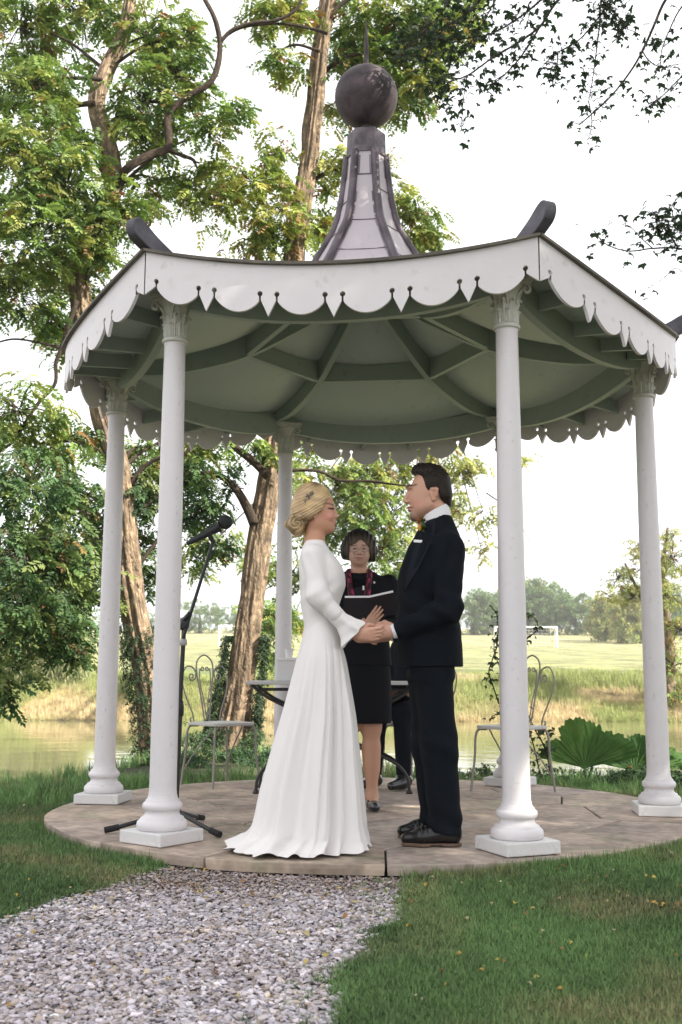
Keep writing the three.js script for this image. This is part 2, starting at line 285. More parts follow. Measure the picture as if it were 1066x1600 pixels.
// ---------------------------------------------------------------- gravel, grass, fallen leaves
{
  seed = 99;
  // flat broken slate: a few low irregular chips
  const chip = k => { const g = new THREE.IcosahedronGeometry(1, 1).toNonIndexed(); const q = mergeVertices(new THREE.IcosahedronGeometry(1, 0).deleteAttribute('uv').deleteAttribute('normal')); const p = q.attributes.position; for (let i = 0; i < p.count; i++) { const n = 0.65 + 0.7 * h3(i, k, 5); p.setXYZ(i, p.getX(i) * n, clamp(p.getY(i), -0.55, 0.55) * (0.7 + 0.5 * h3(i, k, 9)), p.getZ(i) * n * 0.75); } const o = q.toNonIndexed(); o.computeVertexNormals(); return o; };
  const tones = [[0.36, 0.34, 0.37], [0.42, 0.4, 0.42], [0.5, 0.47, 0.49], [0.3, 0.285, 0.31], [0.4, 0.37, 0.37], [0.34, 0.29, 0.26], [0.44, 0.42, 0.46], [0.26, 0.22, 0.19]];
  const sets = [[], [], [], []];
  for (let layer = 0; layer < 2; layer++) for (let n = 0; n < 42000; n++) {
    const d = 2.75 + Math.pow(rnd(), 1.25) * 2.45, x = rr(-2.2, 0.85); const p = pathness(x, d);
    if (p < -0.02 || inPlatform(x, d, -0.03) || Math.abs(x) > d * 0.42) continue;
    const far = sstep(4.2, 4.75, d), keep = 1 - 0.35 * far * noise3(x * 5, d * 5, 1); if (rnd() > keep) continue;
    const size = (0.0045 + 0.0095 * Math.pow(rnd(), 2.0)) * (1 - 0.25 * far), t = tones[Math.floor(rnd() * tones.length)].slice(), k = rr(0.8, 1.2), vr = rr(0.62, 1.3); const br = clamp(far * 0.75 + (noise3(x * 3, d * 3, 4) > 0.7 ? 0.3 : 0) - rnd() * 0.5); const c = [lerp(t[0], 0.2, br), lerp(t[1], 0.14, br), lerp(t[2], 0.1, br)].map((v, i) => Math.min(0.8, v * vr * k * [1.2, 1.16, 1.16][i]));
    sets[n % 4].push({ p: V3(x, groundY(x, d) + 0.002 + layer * 0.008 + rr(0, 0.004), -d), q: turned(rr(-0.45, 0.45), rr(0, 6.3), rr(-0.45, 0.45)), s: V3(size * rr(0.9, 1.5), size * rr(0.35, 0.7), size), c: lin(...c) });
  }
  const m = std(lin(1, 1, 1), 0.75, { });
  const grp = new THREE.Group(); grp.name = 'gravel_path'; grp.userData.kind = 'structure'; scene.add(grp);
  sets.forEach((s, k) => scatter('slate_chippings', chip(k), m, s, grp));

  // grass
  const blade = (h, w, lean, yaw, x, z) => { const dx = Math.cos(yaw), dz = Math.sin(yaw), sx = -dz * w, sz = dx * w, P = (t, k) => [x + dx * lean * t * t + sx * k, h * t * (1 - 0.25 * lean / h * t), z + dz * lean * t * t + sz * k]; const a = P(0, 1), b = P(0, -1), c = P(0.55, 0.75), d = P(0.55, -0.75), e = P(1, 0); return [...a, ...b, ...c, ...b, ...d, ...c, ...c, ...d, ...e]; };
  const tuft = (n, h, spread, leanK, w) => { const pos = []; for (let i = 0; i < n; i++) { const a = rr(0, 6.28), hh = h * rr(0.55, 1.1); pos.push(...blade(hh, w * rr(0.7, 1.3), hh * leanK * rr(0.2, 1.2), rr(0, 6.28), Math.cos(a) * spread * Math.sqrt(rnd()), Math.sin(a) * spread * Math.sqrt(rnd()))); } const g = new THREE.BufferGeometry(); g.setAttribute('position', new THREE.Float32BufferAttribute(pos, 3)); g.computeVertexNormals(); return g; };
  const lawn = [[], [], []], longG = [[], []];
  const gcol = (x, d) => { const a = noise3(x * 1.6, d * 1.6, 3), b = rnd(), dry = clamp((noise3(x * 3.1 + 4, d * 3.1, 6) - 0.55) * 3) * rnd(); const k = 0.55 + 0.5 * a + 0.8 * (b - 0.4); return lin(lerp(0.15, 0.4, dry) * k, lerp(0.255, 0.34, dry) * k, lerp(0.09, 0.18, dry) * k); };
  for (let n = 0; n < 150000; n++) {
    const d = 2.6 + Math.pow(rnd(), 1.35) * 6.6, x = rr(-0.42, 0.42) * d * 1.02; if (Math.abs(x) > 3.6) continue;
    if (inPlatform(x, d, 0.012) || d > shoreNear(x) + 0.15) continue; const p = pathness(x, d);
    if (p > 0.0 && rnd() > 0.05 * (1 - clamp(p * 5))) continue;
    const edge = Math.hypot(x - CX, d - CD) - RP, near = 1 + 0.5 * (1 - sstep(0, 0.2, edge)) - 0.25 * (p > -0.1 ? 1 : 0);
    lawn[n % 3].push({ p: V3(x, groundY(x, d) - 0.004, -d), q: turned(rr(-0.2, 0.2), rr(0, 6.3), rr(-0.2, 0.2)), s: V3(1, near * rr(0.75, 1.25), 1), c: gcol(x, d) });
  }
  for (let n = 0; n < 16000; n++) { // longer growth against the platform and along the bank
    const x = rr(-4.5, 4.5), d = rr(4.6, 13), e = Math.hypot(x - CX, d - CD) - RP, bank = Math.abs(d - shoreNear(x)) < 0.7, back = e > 0.02 && e < 0.9 && d > 7.2, side = e > 0.02 && e < 0.13 && pathness(x, d) < -0.1;
    if (!(e > 0.02 && (bank || back || side)) || Math.abs(x) > d * 0.42 + 0.2) continue; if (groundY(x, d) < WATER - 0.05) continue;
    const c = gcol(x, d); if (d > 7) c.multiplyScalar(1.25); longG[n % 2].push({ p: V3(x, groundY(x, d) - 0.01, -d), q: turned(rr(-0.2, 0.2), rr(0, 6.3), rr(-0.2, 0.2)), s: (side && !bank && !back ? (x > 0.5 ? 0.62 : 0.42) : 0.95) * rr(0.6, 1.15) * (e < 0.25 && back ? 0.7 : 1), c });
  }
  const gg = new THREE.Group(); gg.name = 'lawn_grass'; scene.add(gg); tag(gg, 'short green lawn grass round the stone platform and beside the gravel path', 'grass', null, 'stuff');
  lawn.forEach((s, k) => scatter('grass_blades', tuft(8, 0.048, 0.024, 0.85, 0.0021), M.grass, s, gg));
  const lg = new THREE.Group(); lg.name = 'long_grass'; scene.add(lg); tag(lg, 'longer tufts of grass along the pond bank behind the platform', 'grass', null, 'stuff');
  longG.forEach((s, k) => scatter('grass_blades', tuft(12, 0.16, 0.04, 0.7, 0.0028), M.grass, s, lg));

  // fallen leaves
  const lf = new THREE.BufferGeometry(); { const P = []; const N = 5; for (let i = 0; i < N; i++) { const t0 = i / N, t1 = (i + 1) / N, w = t => Math.sin(Math.PI * Math.pow(t, 0.8)) * 0.33, y = t => 0.18 * Math.sin(t * 4), A = [[-w(t0), y(t0) + w(t0) * 0.35, t0 - 0.5], [0, y(t0), t0 - 0.5], [w(t0), y(t0) + w(t0) * 0.3, t0 - 0.5]], B = [[-w(t1), y(t1) + w(t1) * 0.35, t1 - 0.5], [0, y(t1), t1 - 0.5], [w(t1), y(t1) + w(t1) * 0.3, t1 - 0.5]]; for (const k of [0, 1]) P.push(...A[k], ...B[k], ...A[k + 1], ...A[k + 1], ...B[k], ...B[k + 1]); } lf.setAttribute('position', new THREE.Float32BufferAttribute(P, 3)); lf.computeVertexNormals(); }
  const fall = [], ltones = [[0.62, 0.42, 0.06], [0.55, 0.36, 0.08], [0.36, 0.2, 0.07], [0.5, 0.42, 0.22], [0.66, 0.5, 0.12], [0.3, 0.14, 0.06], [0.6, 0.52, 0.36]];
  for (let n = 0; n < 1500; n++) {
    const d = 2.9 + rnd() * 5, x = rr(-0.36, 0.36) * d; if (inPlatform(x, d, 0.0) && rnd() > 0.02) continue; const p = pathness(x, d);
    const dens = p > 0 ? (d > 4.25 ? 0.95 : 0.16) : noise3(x * 2 + 3, d * 2, 1) > 0.52 ? 0.38 : 0.12; if (rnd() > dens) continue;
    const y = inPlatform(x, d) ? 0.004 : groundY(x, d) + (p > 0 ? 0.018 : 0.03), k = rr(0.75, 1.1), t = ltones[Math.floor(rnd() * ltones.length)];
    fall.push({ p: V3(x, y, -d), q: turned(rr(-0.5, 0.5), rr(0, 6.3), rr(-0.5, 0.5)), s: rr(0.012, 0.03) * (p > 0 && d > 4.25 ? 0.8 : 1), c: lin(t[0] * k, t[1] * k, t[2] * k) });
  }
  tag(scatter('fallen_leaves', lf, M.grass, fall, null, 'small yellow and brown leaves fallen on the gravel and the lawn', 'leaf litter'));
}
// ---------------------------------------------------------------- the gazebo
const RCOL = 1.7171, TH = -2.2391, RROT = 0.039, REAVE = 1.958;
const colAng = k => TH + k * Math.PI / 3;                               // angle with x right and depth away
const hipAng = k => colAng(k) + RROT;
const gazebo = thing('gazebo', 'white six columned garden gazebo with scalloped valance and lead spire on stone platform', 'gazebo', [CX, 0, -CD]);
{
  seed = 5;
  // ---- columns
  const plinthG = boxUV(chamfer(0.285, 0.06, 0.285, 0.006), 1.4);
  const baseG = lathe([[0, 0.058], [0.112, 0.058], [0.122, 0.066], [0.1245, 0.082], [0.121, 0.098], [0.111, 0.108], [0.106, 0.11], [0.105, 0.118], [0.097, 0.121], [0.087, 0.128], [0.083, 0.14], [0.085, 0.15], [0.088, 0.153], [0.094, 0.157], [0.098, 0.168], [0.097, 0.18], [0.09, 0.189], [0.084, 0.191], [0.083, 0.2], [0.079, 0.203]], 48);
  const shaftPts = [[0.0785, 0.2015], [0.0735, 0.21], [0.0695, 0.226], [0.0672, 0.25], [0.0665, 0.3]]; for (let i = 1; i <= 20; i++) { const t = i / 20; shaftPts.push([0.0665 - 0.0115 * Math.pow(t, 1.55), 0.3 + 2.205 * t]); } shaftPts.push([0.0565, 2.512], [0.0595, 2.519]);
  const shaftG = lathe(shaftPts, 48); { const u = shaftG.attributes.uv; for (let i = 0; i < u.count; i++) u.setXY(i, u.getX(i) * 1.0, u.getY(i) * 5); }
  const astragal = lathe([[0.04, 2.517], [0.062, 2.517], [0.0665, 2.522], [0.068, 2.529], [0.0665, 2.537], [0.061, 2.541], [0.05, 2.543]], 40);
  const bell = lathe([[0.05, 2.542], [0.054, 2.56], [0.056, 2.62], [0.06, 2.68], [0.072, 2.715], [0.092, 2.735], [0.092, 2.739], [0.03, 2.74]], 32);
  const leaf = (a, h, w, out, r0, y0) => { // an acanthus leaf curling outwards at its tip
    const pos = [], N = 9, K = 6, P = (t, u) => { const wd = w * (0.55 + 0.65 * Math.sin(Math.PI * Math.min(1, t * 0.9 + 0.12))) * (t > 0.85 ? 1 - (t - 0.85) * 3 : 1) * (1 + 0.16 * Math.sin(t * 26)), cup = 0.011 * u * u * (1 + Math.sin(t * 26) * 0.3), rad = r0 + 0.004 + out * Math.pow(t, 3.2) - cup + (t < 0.02 ? -0.004 : 0) + 0.004 * Math.cos(u * 9) * (1 - t), y = y0 + h * (t < 0.86 ? t : 0.86 - (t - 0.86) * 0.9); const th = a + u * wd / (rad + 0.01); return [Math.cos(th) * rad, y, Math.sin(th) * rad]; };
    for (let i = 0; i < N; i++) for (let j = 0; j < K; j++) { const a0 = P(i / N, j / K * 2 - 1), a1 = P(i / N, (j + 1) / K * 2 - 1), b0 = P((i + 1) / N, j / K * 2 - 1), b1 = P((i + 1) / N, (j + 1) / K * 2 - 1); pos.push(...a0, ...b0, ...a1, ...a1, ...b0, ...b1); }
    const g = new THREE.BufferGeometry(); g.setAttribute('position', new THREE.Float32BufferAttribute(pos, 3)); g.computeVertexNormals(); return g;
  };
  const leavesG = []; for (let i = 0; i < 8; i++) { leavesG.push(leaf(i * Math.PI / 4 + Math.PI / 8, 0.085, 0.021, 0.018, 0.056, 2.543)); leavesG.push(leaf(i * Math.PI / 4, 0.145, 0.022, 0.026, 0.054, 2.545)); }
  const volute = []; for (let c = 0; c < 4; c++) for (const sg of [-1, 1]) { // spiral scrolls under the corners of the abacus
    const a = Math.PI / 4 + c * Math.PI / 2, pts = []; for (let i = 0; i <= 22; i++) { const t = i / 22, q = t * 7.2, rad = 0.021 * (1 - 0.8 * t); const rc = 0.106 + Math.sin(q) * rad, y = 2.716 + Math.cos(q) * rad; pts.push(V3(Math.cos(a) * rc + Math.sin(a) * sg * 0.009, y, Math.sin(a) * rc - Math.cos(a) * sg * 0.009)); }
    volute.push(tube(pts, 0.006, 40, 6)); volute.push(tube([V3(Math.cos(a + sg * 0.35) * 0.06, 2.64, Math.sin(a + sg * 0.35) * 0.06), V3(Math.cos(a + sg * 0.2) * 0.068, 2.69, Math.sin(a + sg * 0.2) * 0.068), V3(Math.cos(a) * 0.104, 2.738, Math.sin(a) * 0.104)], 0.0065, 12, 6));
  }
  const ab = (s, d) => { const sh = new THREE.Shape(), n = 8; for (let c = 0; c < 4; c++) { const a0 = Math.PI / 4 + c * Math.PI / 2, x0 = Math.cos(a0 - 0.1) * s * 1.414, y0 = Math.sin(a0 - 0.1) * s * 1.414, x1 = Math.cos(a0 + 0.1) * s * 1.414, y1 = Math.sin(a0 + 0.1) * s * 1.414, a2 = a0 + Math.PI / 2, x2 = Math.cos(a2 - 0.1) * s * 1.414, y2 = Math.sin(a2 - 0.1) * s * 1.414; c ? sh.lineTo(x0, y0) : sh.moveTo(x0, y0); sh.lineTo(x1, y1); const m = a0 + Math.PI / 4; sh.quadraticCurveTo(Math.cos(m) * s * 0.78, Math.sin(m) * s * 0.78, x2, y2); } return new THREE.ExtrudeGeometry(sh, { depth: d, bevelEnabled: true, bevelSize: 0.004, bevelThickness: 0.004, bevelSegments: 2, curveSegments: 8 }).rotateX(-Math.PI / 2); };
  const abacus = [ab(0.088, 0.01).translate(0, 2.744, 0), ab(0.094, 0.012).translate(0, 2.7625, 0)];
  for (let c = 0; c < 4; c++) { const a = c * Math.PI / 2; const f = new THREE.IcosahedronGeometry(0.014, 1).scale(0.8, 1, 1).translate(0.082, 2.752, 0).rotateY(a); abacus.push(f); }
  const mk = () => { const c = new THREE.Group(); c.name = 'column'; obj('plinth', plinthG, M.plinth, c); obj('column_base', baseG, M.white, c); obj('shaft', shaftG, M.white, c);
    const cg = merge([bell, astragal, ...abacus]); obj('capital', boxUV(cg, 3), M.capital, c); obj('capital_leaves', boxUV(merge(leavesG), 3), M.capital, c); obj('volutes', boxUV(merge(volute), 3), M.capital, c); return c; };
  for (let k = 0; k < 6; k++) { const c = mk(), a = colAng(k); c.position.set(Math.cos(a) * RCOL, 0.002, -Math.sin(a) * RCOL); c.rotation.y = a + 0.02; gazebo.add(c); }

  // ---- roof profiles along a hip (radius -> height)
  const topHip = curve1([[0.128, 4.26], [0.153, 4.0], [0.2, 3.77], [0.27, 3.63], [0.33, 3.53], [0.42, 3.385], [0.5, 3.285], [0.62, 3.175], [0.79, 3.08], [0.96, 3.01], [1.22, 2.945], [1.42, 2.915], [1.717, 2.9], [1.975, 2.94]]);
  const ceilHip = curve1([[0.12, 3.75], [0.2, 3.46], [0.3, 3.31], [0.49, 3.16], [0.79, 3.035], [0.96, 2.97], [1.22, 2.908], [1.42, 2.882], [1.717, 2.868], [1.94, 2.9]]);
  const ribHip = curve1([[0.1, 3.3], [0.2, 3.185], [0.3, 3.12], [0.49, 3.02], [0.75, 2.893], [0.96, 2.83], [1.22, 2.783], [1.42, 2.768], [1.717, 2.79], [1.93, 2.83]]);
  const SAG = 0.181, BOW = 0.187, sag = (r, u) => SAG * Math.pow(r / REAVE, 1.5) * (1 - u * u);
  const corner = (k, r) => [Math.cos(hipAng(k)) * r - 0.03, -Math.sin(hipAng(k)) * r];
  const along = (k, r, u) => { const a = corner(k, r), b = corner(k + 1, r), t = (u + 1) / 2, m = hipAng(k) + Math.PI / 6, c = BOW * Math.pow(r / REAVE, 2.2) * (1 - u * u); return [lerp(a[0], b[0], t) + Math.cos(m) * c, lerp(a[1], b[1], t) - Math.sin(m) * c]; }; // the eaves swell outwards between the corners
  const skin = (k, r0, r1, prof, nr, nu, flip) => {
    const pos = [], uv = [], idx = [];
    for (let i = 0; i <= nr; i++) for (let j = 0; j <= nu; j++) { const r = lerp(r0, r1, Math.pow(i / nr, 1.3)), u = j / nu * 2 - 1, [x, z] = along(k, r, u); pos.push(x, prof(r) - sag(r, u), z); uv.push(u * r * 0.5, r); }
    for (let i = 0; i < nr; i++) for (let j = 0; j < nu; j++) { const a = i * (nu + 1) + j, b = a + nu + 1; flip ? idx.push(a, a + 1, b, a + 1, b + 1, b) : idx.push(a, b, a + 1, a + 1, b, b + 1); }
    const g = new THREE.BufferGeometry(); g.setAttribute('position', new THREE.Float32BufferAttribute(pos, 3)); g.setAttribute('uv', new THREE.Float32BufferAttribute(uv, 2)); g.setIndex(idx); g.computeVertexNormals(); return g;
  };
  // board standing on a plan line, from a lower to an upper height curve
  const fromP = P => { const g = new THREE.BufferGeometry(); g.setAttribute('position', new THREE.Float32BufferAttribute(P, 3)); g.computeVertexNormals(); return g; };
  const board = (p0, p1, lo, hi, thick, n = 24) => {
    const dx = p1[0] - p0[0], dz = p1[1] - p0[1], l = Math.hypot(dx, dz), nx = -dz / l * thick / 2, nz = dx / l * thick / 2, pos = [], q = (a, b, c, d) => pos.push(...a, ...b, ...c, ...a, ...c, ...d);
    const P = (t, s, y) => [p0[0] + dx * t + nx * s, y, p0[1] + dz * t + nz * s];
    for (let i = 0; i < n; i++) { const t0 = i / n, t1 = (i + 1) / n; q(P(t0, 1, lo(t0)), P(t1, 1, lo(t1)), P(t1, 1, hi(t1)), P(t0, 1, hi(t0))); q(P(t1, -1, lo(t1)), P(t0, -1, lo(t0)), P(t0, -1, hi(t0)), P(t1, -1, hi(t1))); q(P(t0, -1, lo(t0)), P(t1, -1, lo(t1)), P(t1, 1, lo(t1)), P(t0, 1, lo(t0))); q(P(t0, 1, hi(t0)), P(t1, 1, hi(t1)), P(t1, -1, hi(t1)), P(t0, -1, hi(t0))); }
    q(P(0, -1, lo(0)), P(0, 1, lo(0)), P(0, 1, hi(0)), P(0, -1, hi(0))); q(P(1, 1, lo(1)), P(1, -1, lo(1)), P(1, -1, hi(1)), P(1, 1, hi(1)));
    const g = new THREE.BufferGeometry(); g.setAttribute('position', new THREE.Float32BufferAttribute(pos, 3)); g.computeVertexNormals(); return boxUV(g, 1);
  };
  const roof = new THREE.Group(); roof.name = 'roof'; gazebo.add(roof);
  for (let k = 0; k < 6; k++) {
    obj('roof_panel', skin(k, 0.128, 1.975, topHip, 40, 16, true), M.leadPale, roof);
    obj('ceiling_panel', skin(k, 0.14, 1.94, ceilHip, 30, 16, false), M.ceil, roof);
  }
  // seams across the lead of the spire
  for (let k = 0; k < 6; k++) for (const r of [0.145, 0.215, 0.36]) { const rs = r + 0.012 * (k % 3), a = along(k, rs, -1), b = along(k, rs, 1), y = topHip(rs); obj('lead_seam', board(a, b, () => y - 0.006, t => y + 0.004 - sag(rs, t * 2 - 1), 0.012, 4), M.lead, roof); }
  for (let k = 0; k < 6; k++) {
    const pts = []; for (let i = 0; i <= 40; i++) { const r = 0.13 + 1.8 * Math.pow(i / 40, 1.4), [x, z] = corner(k, r); pts.push(V3(x, topHip(r) + 0.008, z)); }
    const roll = limb(pts, [0.026, 0.027, 0.027, 0.027, 0.027], { seg: 70, rs: 12 }); obj('hip_roll', boxUV(roll, 1), M.lead, roof);
    // flashing laid beside the rolls, in short stepped pieces
    for (const sg of [-1, 1]) { const strip = []; for (let i = 0; i < 18; i++) { const r0 = 0.133 + 0.45 * Math.pow(i / 18, 1.25), r1 = 0.133 + 0.45 * Math.pow((i + 1) / 18, 1.25), kk = sg > 0 ? k : k + 5, u = (r, w) => sg > 0 ? -1 + w / r * 2 : 1 - w / r * 2; const w = 0.036 + 0.003 * (i % 5 === 0 ? 1 : 0); const q = (r, ww) => { const [x, z] = along(kk % 6, r, u(r, ww)); return [x, topHip(r) - sag(r, u(r, ww)) + 0.0045, z]; }; strip.push(...q(r0, 0.01), ...q(r1, 0.01), ...q(r1, w), ...q(r0, 0.01), ...q(r1, w), ...q(r0, w)); }
      const g = new THREE.BufferGeometry(); g.setAttribute('position', new THREE.Float32BufferAttribute(strip, 3)); g.computeVertexNormals(); obj('hip_flashing', boxUV(g, 1), M.leadMid, roof); }
    // upturned horn at the end of the hip
    const prof = [[1.62, 2.92], [1.75, 2.95], [1.85, 2.985], [1.93, 3.02], [2.0, 3.06], [2.04, 3.072], [2.066, 3.055], [2.07, 3.02], [2.048, 2.985], [2.0, 2.96], [1.95, 2.94], [1.9, 2.92], [1.75, 2.905]];
    const sh = new THREE.Shape(); sh.moveTo(...prof[0]); sh.splineThru(prof.slice(1).map(p => new THREE.Vector2(...p))); sh.closePath();
    const hg = new THREE.ExtrudeGeometry(sh, { depth: 0.05, bevelEnabled: true, bevelSize: 0.007, bevelThickness: 0.007, bevelSegments: 3, curveSegments: 30 }).translate(0, 0, -0.025).rotateY(hipAng(k)).translate(-0.03, 0, 0);
    const horn = obj('horn', boxUV(hg, 1), M.slate, roof); if (k === 5) { const [hx, hz] = corner(k, 1.62); horn.scale.setScalar(0.6); horn.position.set(hx * 0.4, 2.92 * 0.4 - 0.005, hz * 0.4); const [ex, ez] = corner(k, 0.12); horn.position.x += ex; horn.position.z += ez; }
    // timbers: hip rib, ring beam, eave beam, lookouts
    const a = corner(k, 0.16), b = corner(k, 1.925), rk = t => lerp(0.16, 1.925, t);
    obj('rib', board(a, b, t => ribHip(rk(t)), t => ceilHip(rk(t)) + 0.01, 0.042, 36), M.timber, roof);
    obj('ring_beam', board(corner(k, 0.79).map((v, i) => lerp(v, corner(k + 1, 0.79)[i], 0.03)), corner(k, 0.79).map((v, i) => lerp(v, corner(k + 1, 0.79)[i], 0.97)), () => 2.885, t => ceilHip(0.79) - sag(0.79, t * 1.88 - 0.94) + 0.01, 0.035, 12), M.timber, roof);
    const r0 = RCOL + 0.02, lo = t => 2.602 + 0.118 * Math.pow(Math.abs(t * 2 - 1), 2.2);
    const ca = [Math.cos(colAng(k)) * RCOL, -Math.sin(colAng(k)) * RCOL], cb = [Math.cos(colAng(k + 1)) * RCOL, -Math.sin(colAng(k + 1)) * RCOL];
    const q = (t) => [lerp(ca[0], cb[0], t), lerp(ca[1], cb[1], t)];
    obj('eave_beam', board(q(0.045), q(0.955), t => lo(0.045 + t * 0.91), t => 2.878 - 0.122 * (1 - Math.pow((0.045 + t * 0.91) * 2 - 1, 2)), 0.045, 28), M.timber, roof);
    for (const t of [0.18, 0.4, 0.6, 0.82]) { const p = q(t), [ex, ez] = along(k, 1.944, t * 2 - 1), y0 = lo(t) + 0.05, y1 = 2.86 - sag(1.944, t * 2 - 1) - 0.03; obj('lookout', board([lerp(p[0], ex, 0.1), lerp(p[1], ez, 0.1)], [ex, ez], s => lerp(y0, y1 - 0.03, s), s => lerp(2.868, 2.893, s) - lerp(0.125, SAG, s) * (1 - Math.pow(t * 2 - 1, 2)) - 0.004, 0.022, 4), M.timber, roof); }
    // small block between capital and beam
    obj('bearing_block', boxUV(bx(0.13, 0.06, 0.13, 0, 0, 0, colAng(k)).translate(ca[0], 2.809, ca[1]), 1), M.timber, roof);
    // scalloped valance board, bent along the eave; built column by column so that the holes stay open
    const L = 2.0, e = 0.066, tooth = 0.086, sc = (L - 2 * e - 5 * tooth) / 6, yT = t => 2.928 - SAG * (1 - Math.pow(t / L * 2 - 1, 2)), W_ = 0.0048, R_ = 0.0135, CY = -0.145;
    const dots = []; for (let i = 0; i < 6; i++) { const t0 = e + i * (sc + tooth); dots.push(t0, t0 + sc); }
    const below = t => { // lower outline measured from the top edge
      for (let i = 0; i < 6; i++) { const t0 = dots[2 * i], t1 = dots[2 * i + 1]; if (t >= t0 && t <= t1) { const q = (t - t0) / (t1 - t0) * 2 - 1; return -0.168 - 0.074 * (0.5 * Math.sqrt(Math.max(0, 1 - q * q)) + 0.5 * (1 - q * q)); } }
      if (t < e) return -0.225 + 0.057 * t / e; if (t > L - e) return -0.225 + 0.057 * (L - t) / e;
      for (let i = 0; i < 5; i++) { const a0 = dots[2 * i + 1], a1 = dots[2 * i + 2]; if (t > a0 && t < a1) return -0.255 + 0.087 * Math.abs((t - a0) / (a1 - a0) * 2 - 1); } return -0.168; };
    const ts = new Set([0, L]); for (let i = 1; i < 200; i++) ts.add(L * i / 200); for (const d of dots) for (const o of [0, W_ * 0.6, W_ - 0.0002, W_ + 0.0002, 0.5, 0.65, 0.8, 0.92, 1.0].map(v => v > 0.4 ? v * R_ : v)) { ts.add(d + o); ts.add(d - o); } for (let i = 0; i < 5; i++) ts.add((dots[2 * i + 1] + dots[2 * i + 2]) / 2);
    const cols = [...ts].sort((p, q) => p - q).map(t => { const y = yT(t), d = dots.reduce((m, v) => Math.abs(v - t) < Math.abs(m - t) ? v : m), dx = Math.abs(t - d), h = dx < R_ ? Math.sqrt(R_ * R_ - dx * dx) : 0, iv = dx <= W_ ? [[y + CY + h, y]] : dx <= R_ + 1e-6 ? [[y + below(t), y + CY - h], [y + CY + h, y]] : [[y + below(t), y + CY], [y + CY, y]]; const p = along(k, REAVE, t / L * 2 - 1), m = hipAng(k) + Math.PI / 6; return { t, iv, neck: dx <= W_, p, n: [Math.cos(m) * 0.008, -Math.sin(m) * 0.008] }; });
    const vp = [], Q = (a, b, c, d) => vp.push(...a, ...b, ...c, ...a, ...c, ...d), at3 = (c, y, s) => [c.p[0] + c.n[0] * s, y, c.p[1] + c.n[1] * s];
    for (let i = 0; i < cols.length - 1; i++) { const a = cols[i], b = cols[i + 1]; let A = a.iv, B = b.iv; if (A.length !== B.length) { A = [A[A.length - 1]]; B = [B[B.length - 1]]; }
      A.forEach((ia, q) => { const ib = B[q]; Q(at3(a, ia[0], 1), at3(b, ib[0], 1), at3(b, ib[1], 1), at3(a, ia[1], 1)); Q(at3(b, ib[0], -1), at3(a, ia[0], -1), at3(a, ia[1], -1), at3(b, ib[1], -1)); Q(at3(a, ia[0], -1), at3(b, ib[0], -1), at3(b, ib[0], 1), at3(a, ia[0], 1)); if (Math.abs(ia[1] - (A[q + 1]?.[0] ?? 9)) > 1e-5 || Math.abs(ib[1] - (B[q + 1]?.[0] ?? 9)) > 1e-5) Q(at3(a, ia[1], 1), at3(b, ib[1], 1), at3(b, ib[1], -1), at3(a, ia[1], -1)); }); }
    obj('valance', boxUV(fromP(vp), 1), M.white, roof);
    const trim = []; for (let i = 0; i < 40; i++) { const u0 = -0.998 + 1.996 * i / 40, u1 = -0.998 + 1.996 * (i + 1) / 40; trim.push(board(along(k, 1.972, u0), along(k, 1.972, u1), t => 2.9285 - SAG * (1 - Math.pow(lerp(u0, u1, t), 2)), t => 2.943 - SAG * (1 - Math.pow(lerp(u0, u1, t), 2)), 0.034, 1)); } obj('eave_trim', trim, M.rim, roof);
  }
  // spire top
  const hexPrism = (pts) => { const g = new THREE.LatheGeometry(pts.map(p => new THREE.Vector2(...p)), 6).toNonIndexed(); g.computeVertexNormals(); return g.rotateY(Math.PI / 2 + hipAng(0)).translate(-0.03, 0, 0); };
  obj('spire_collar', boxUV(hexPrism([[0.1, 4.24], [0.14, 4.236], [0.142, 4.25], [0.132, 4.262], [0.129, 4.4], [0.125, 4.408], [0.06, 4.425], [0, 4.43]]), 2), M.lead, gazebo);
  obj('finial_neck', lathe([[0, 4.42], [0.045, 4.42], [0.036, 4.44], [0.034, 4.475], [0.05, 4.48]], 24).translate(-0.03, 0, 0), M.ball, gazebo);
  obj('finial_ball', new THREE.SphereGeometry(0.213, 56, 36).translate(-0.03, 4.68, 0), M.ball, gazebo);
  obj('finial_spike', lathe([[0.026, 4.88], [0.0195, 4.9], [0.017, 5.0], [0.012, 5.12], [0.004, 5.24], [0, 5.25]], 14).translate(-0.03, 0, 0), M.ball, gazebo);
}
// ---------------------------------------------------------------- leaves and crowns
const leaflet = (P, x, y, z, dx, dy, dz, len, wid) => { // pointed oval of four faces
  const d = V3(dx, dy, dz).normalize(), s = V3(-d.z, 0.15, d.x).normalize().multiplyScalar(wid / 2), a = V3(x, y, z), m = a.clone().addScaledVector(d, len * 0.45), e = a.clone().addScaledVector(d, len); m.y -= len * 0.05; e.y -= len * 0.12;
  const l = m.clone().add(s), r = m.clone().sub(s), push = v => P.push(v.x, v.y, v.z); l.y += wid * 0.12; r.y += wid * 0.12;
  [a, m, l, l, m, e, a, r, m, m, r, e].forEach(push);
};
const fromTris = P => { const g = new THREE.BufferGeometry(); g.setAttribute('position', new THREE.Float32BufferAttribute(P, 3)); g.computeVertexNormals(); return g; };
seed = 301;
const SPRAY = [0, 1, 2].map(k => { const P = []; const n = 5 + k; for (let i = 0; i < n; i++) { const t = (i + 0.7) / n, z = t, y = -0.35 * t * t; for (const s of [-1, 1]) leaflet(P, 0.01 * s, y, z, s * rr(0.7, 1), rr(-0.5, 0.1), rr(0.2, 0.6), rr(0.3, 0.4), rr(0.2, 0.27)); } leaflet(P, 0, -0.35, 1, 0, -0.5, 1, 0.32, 0.2); return fromTris(P); });
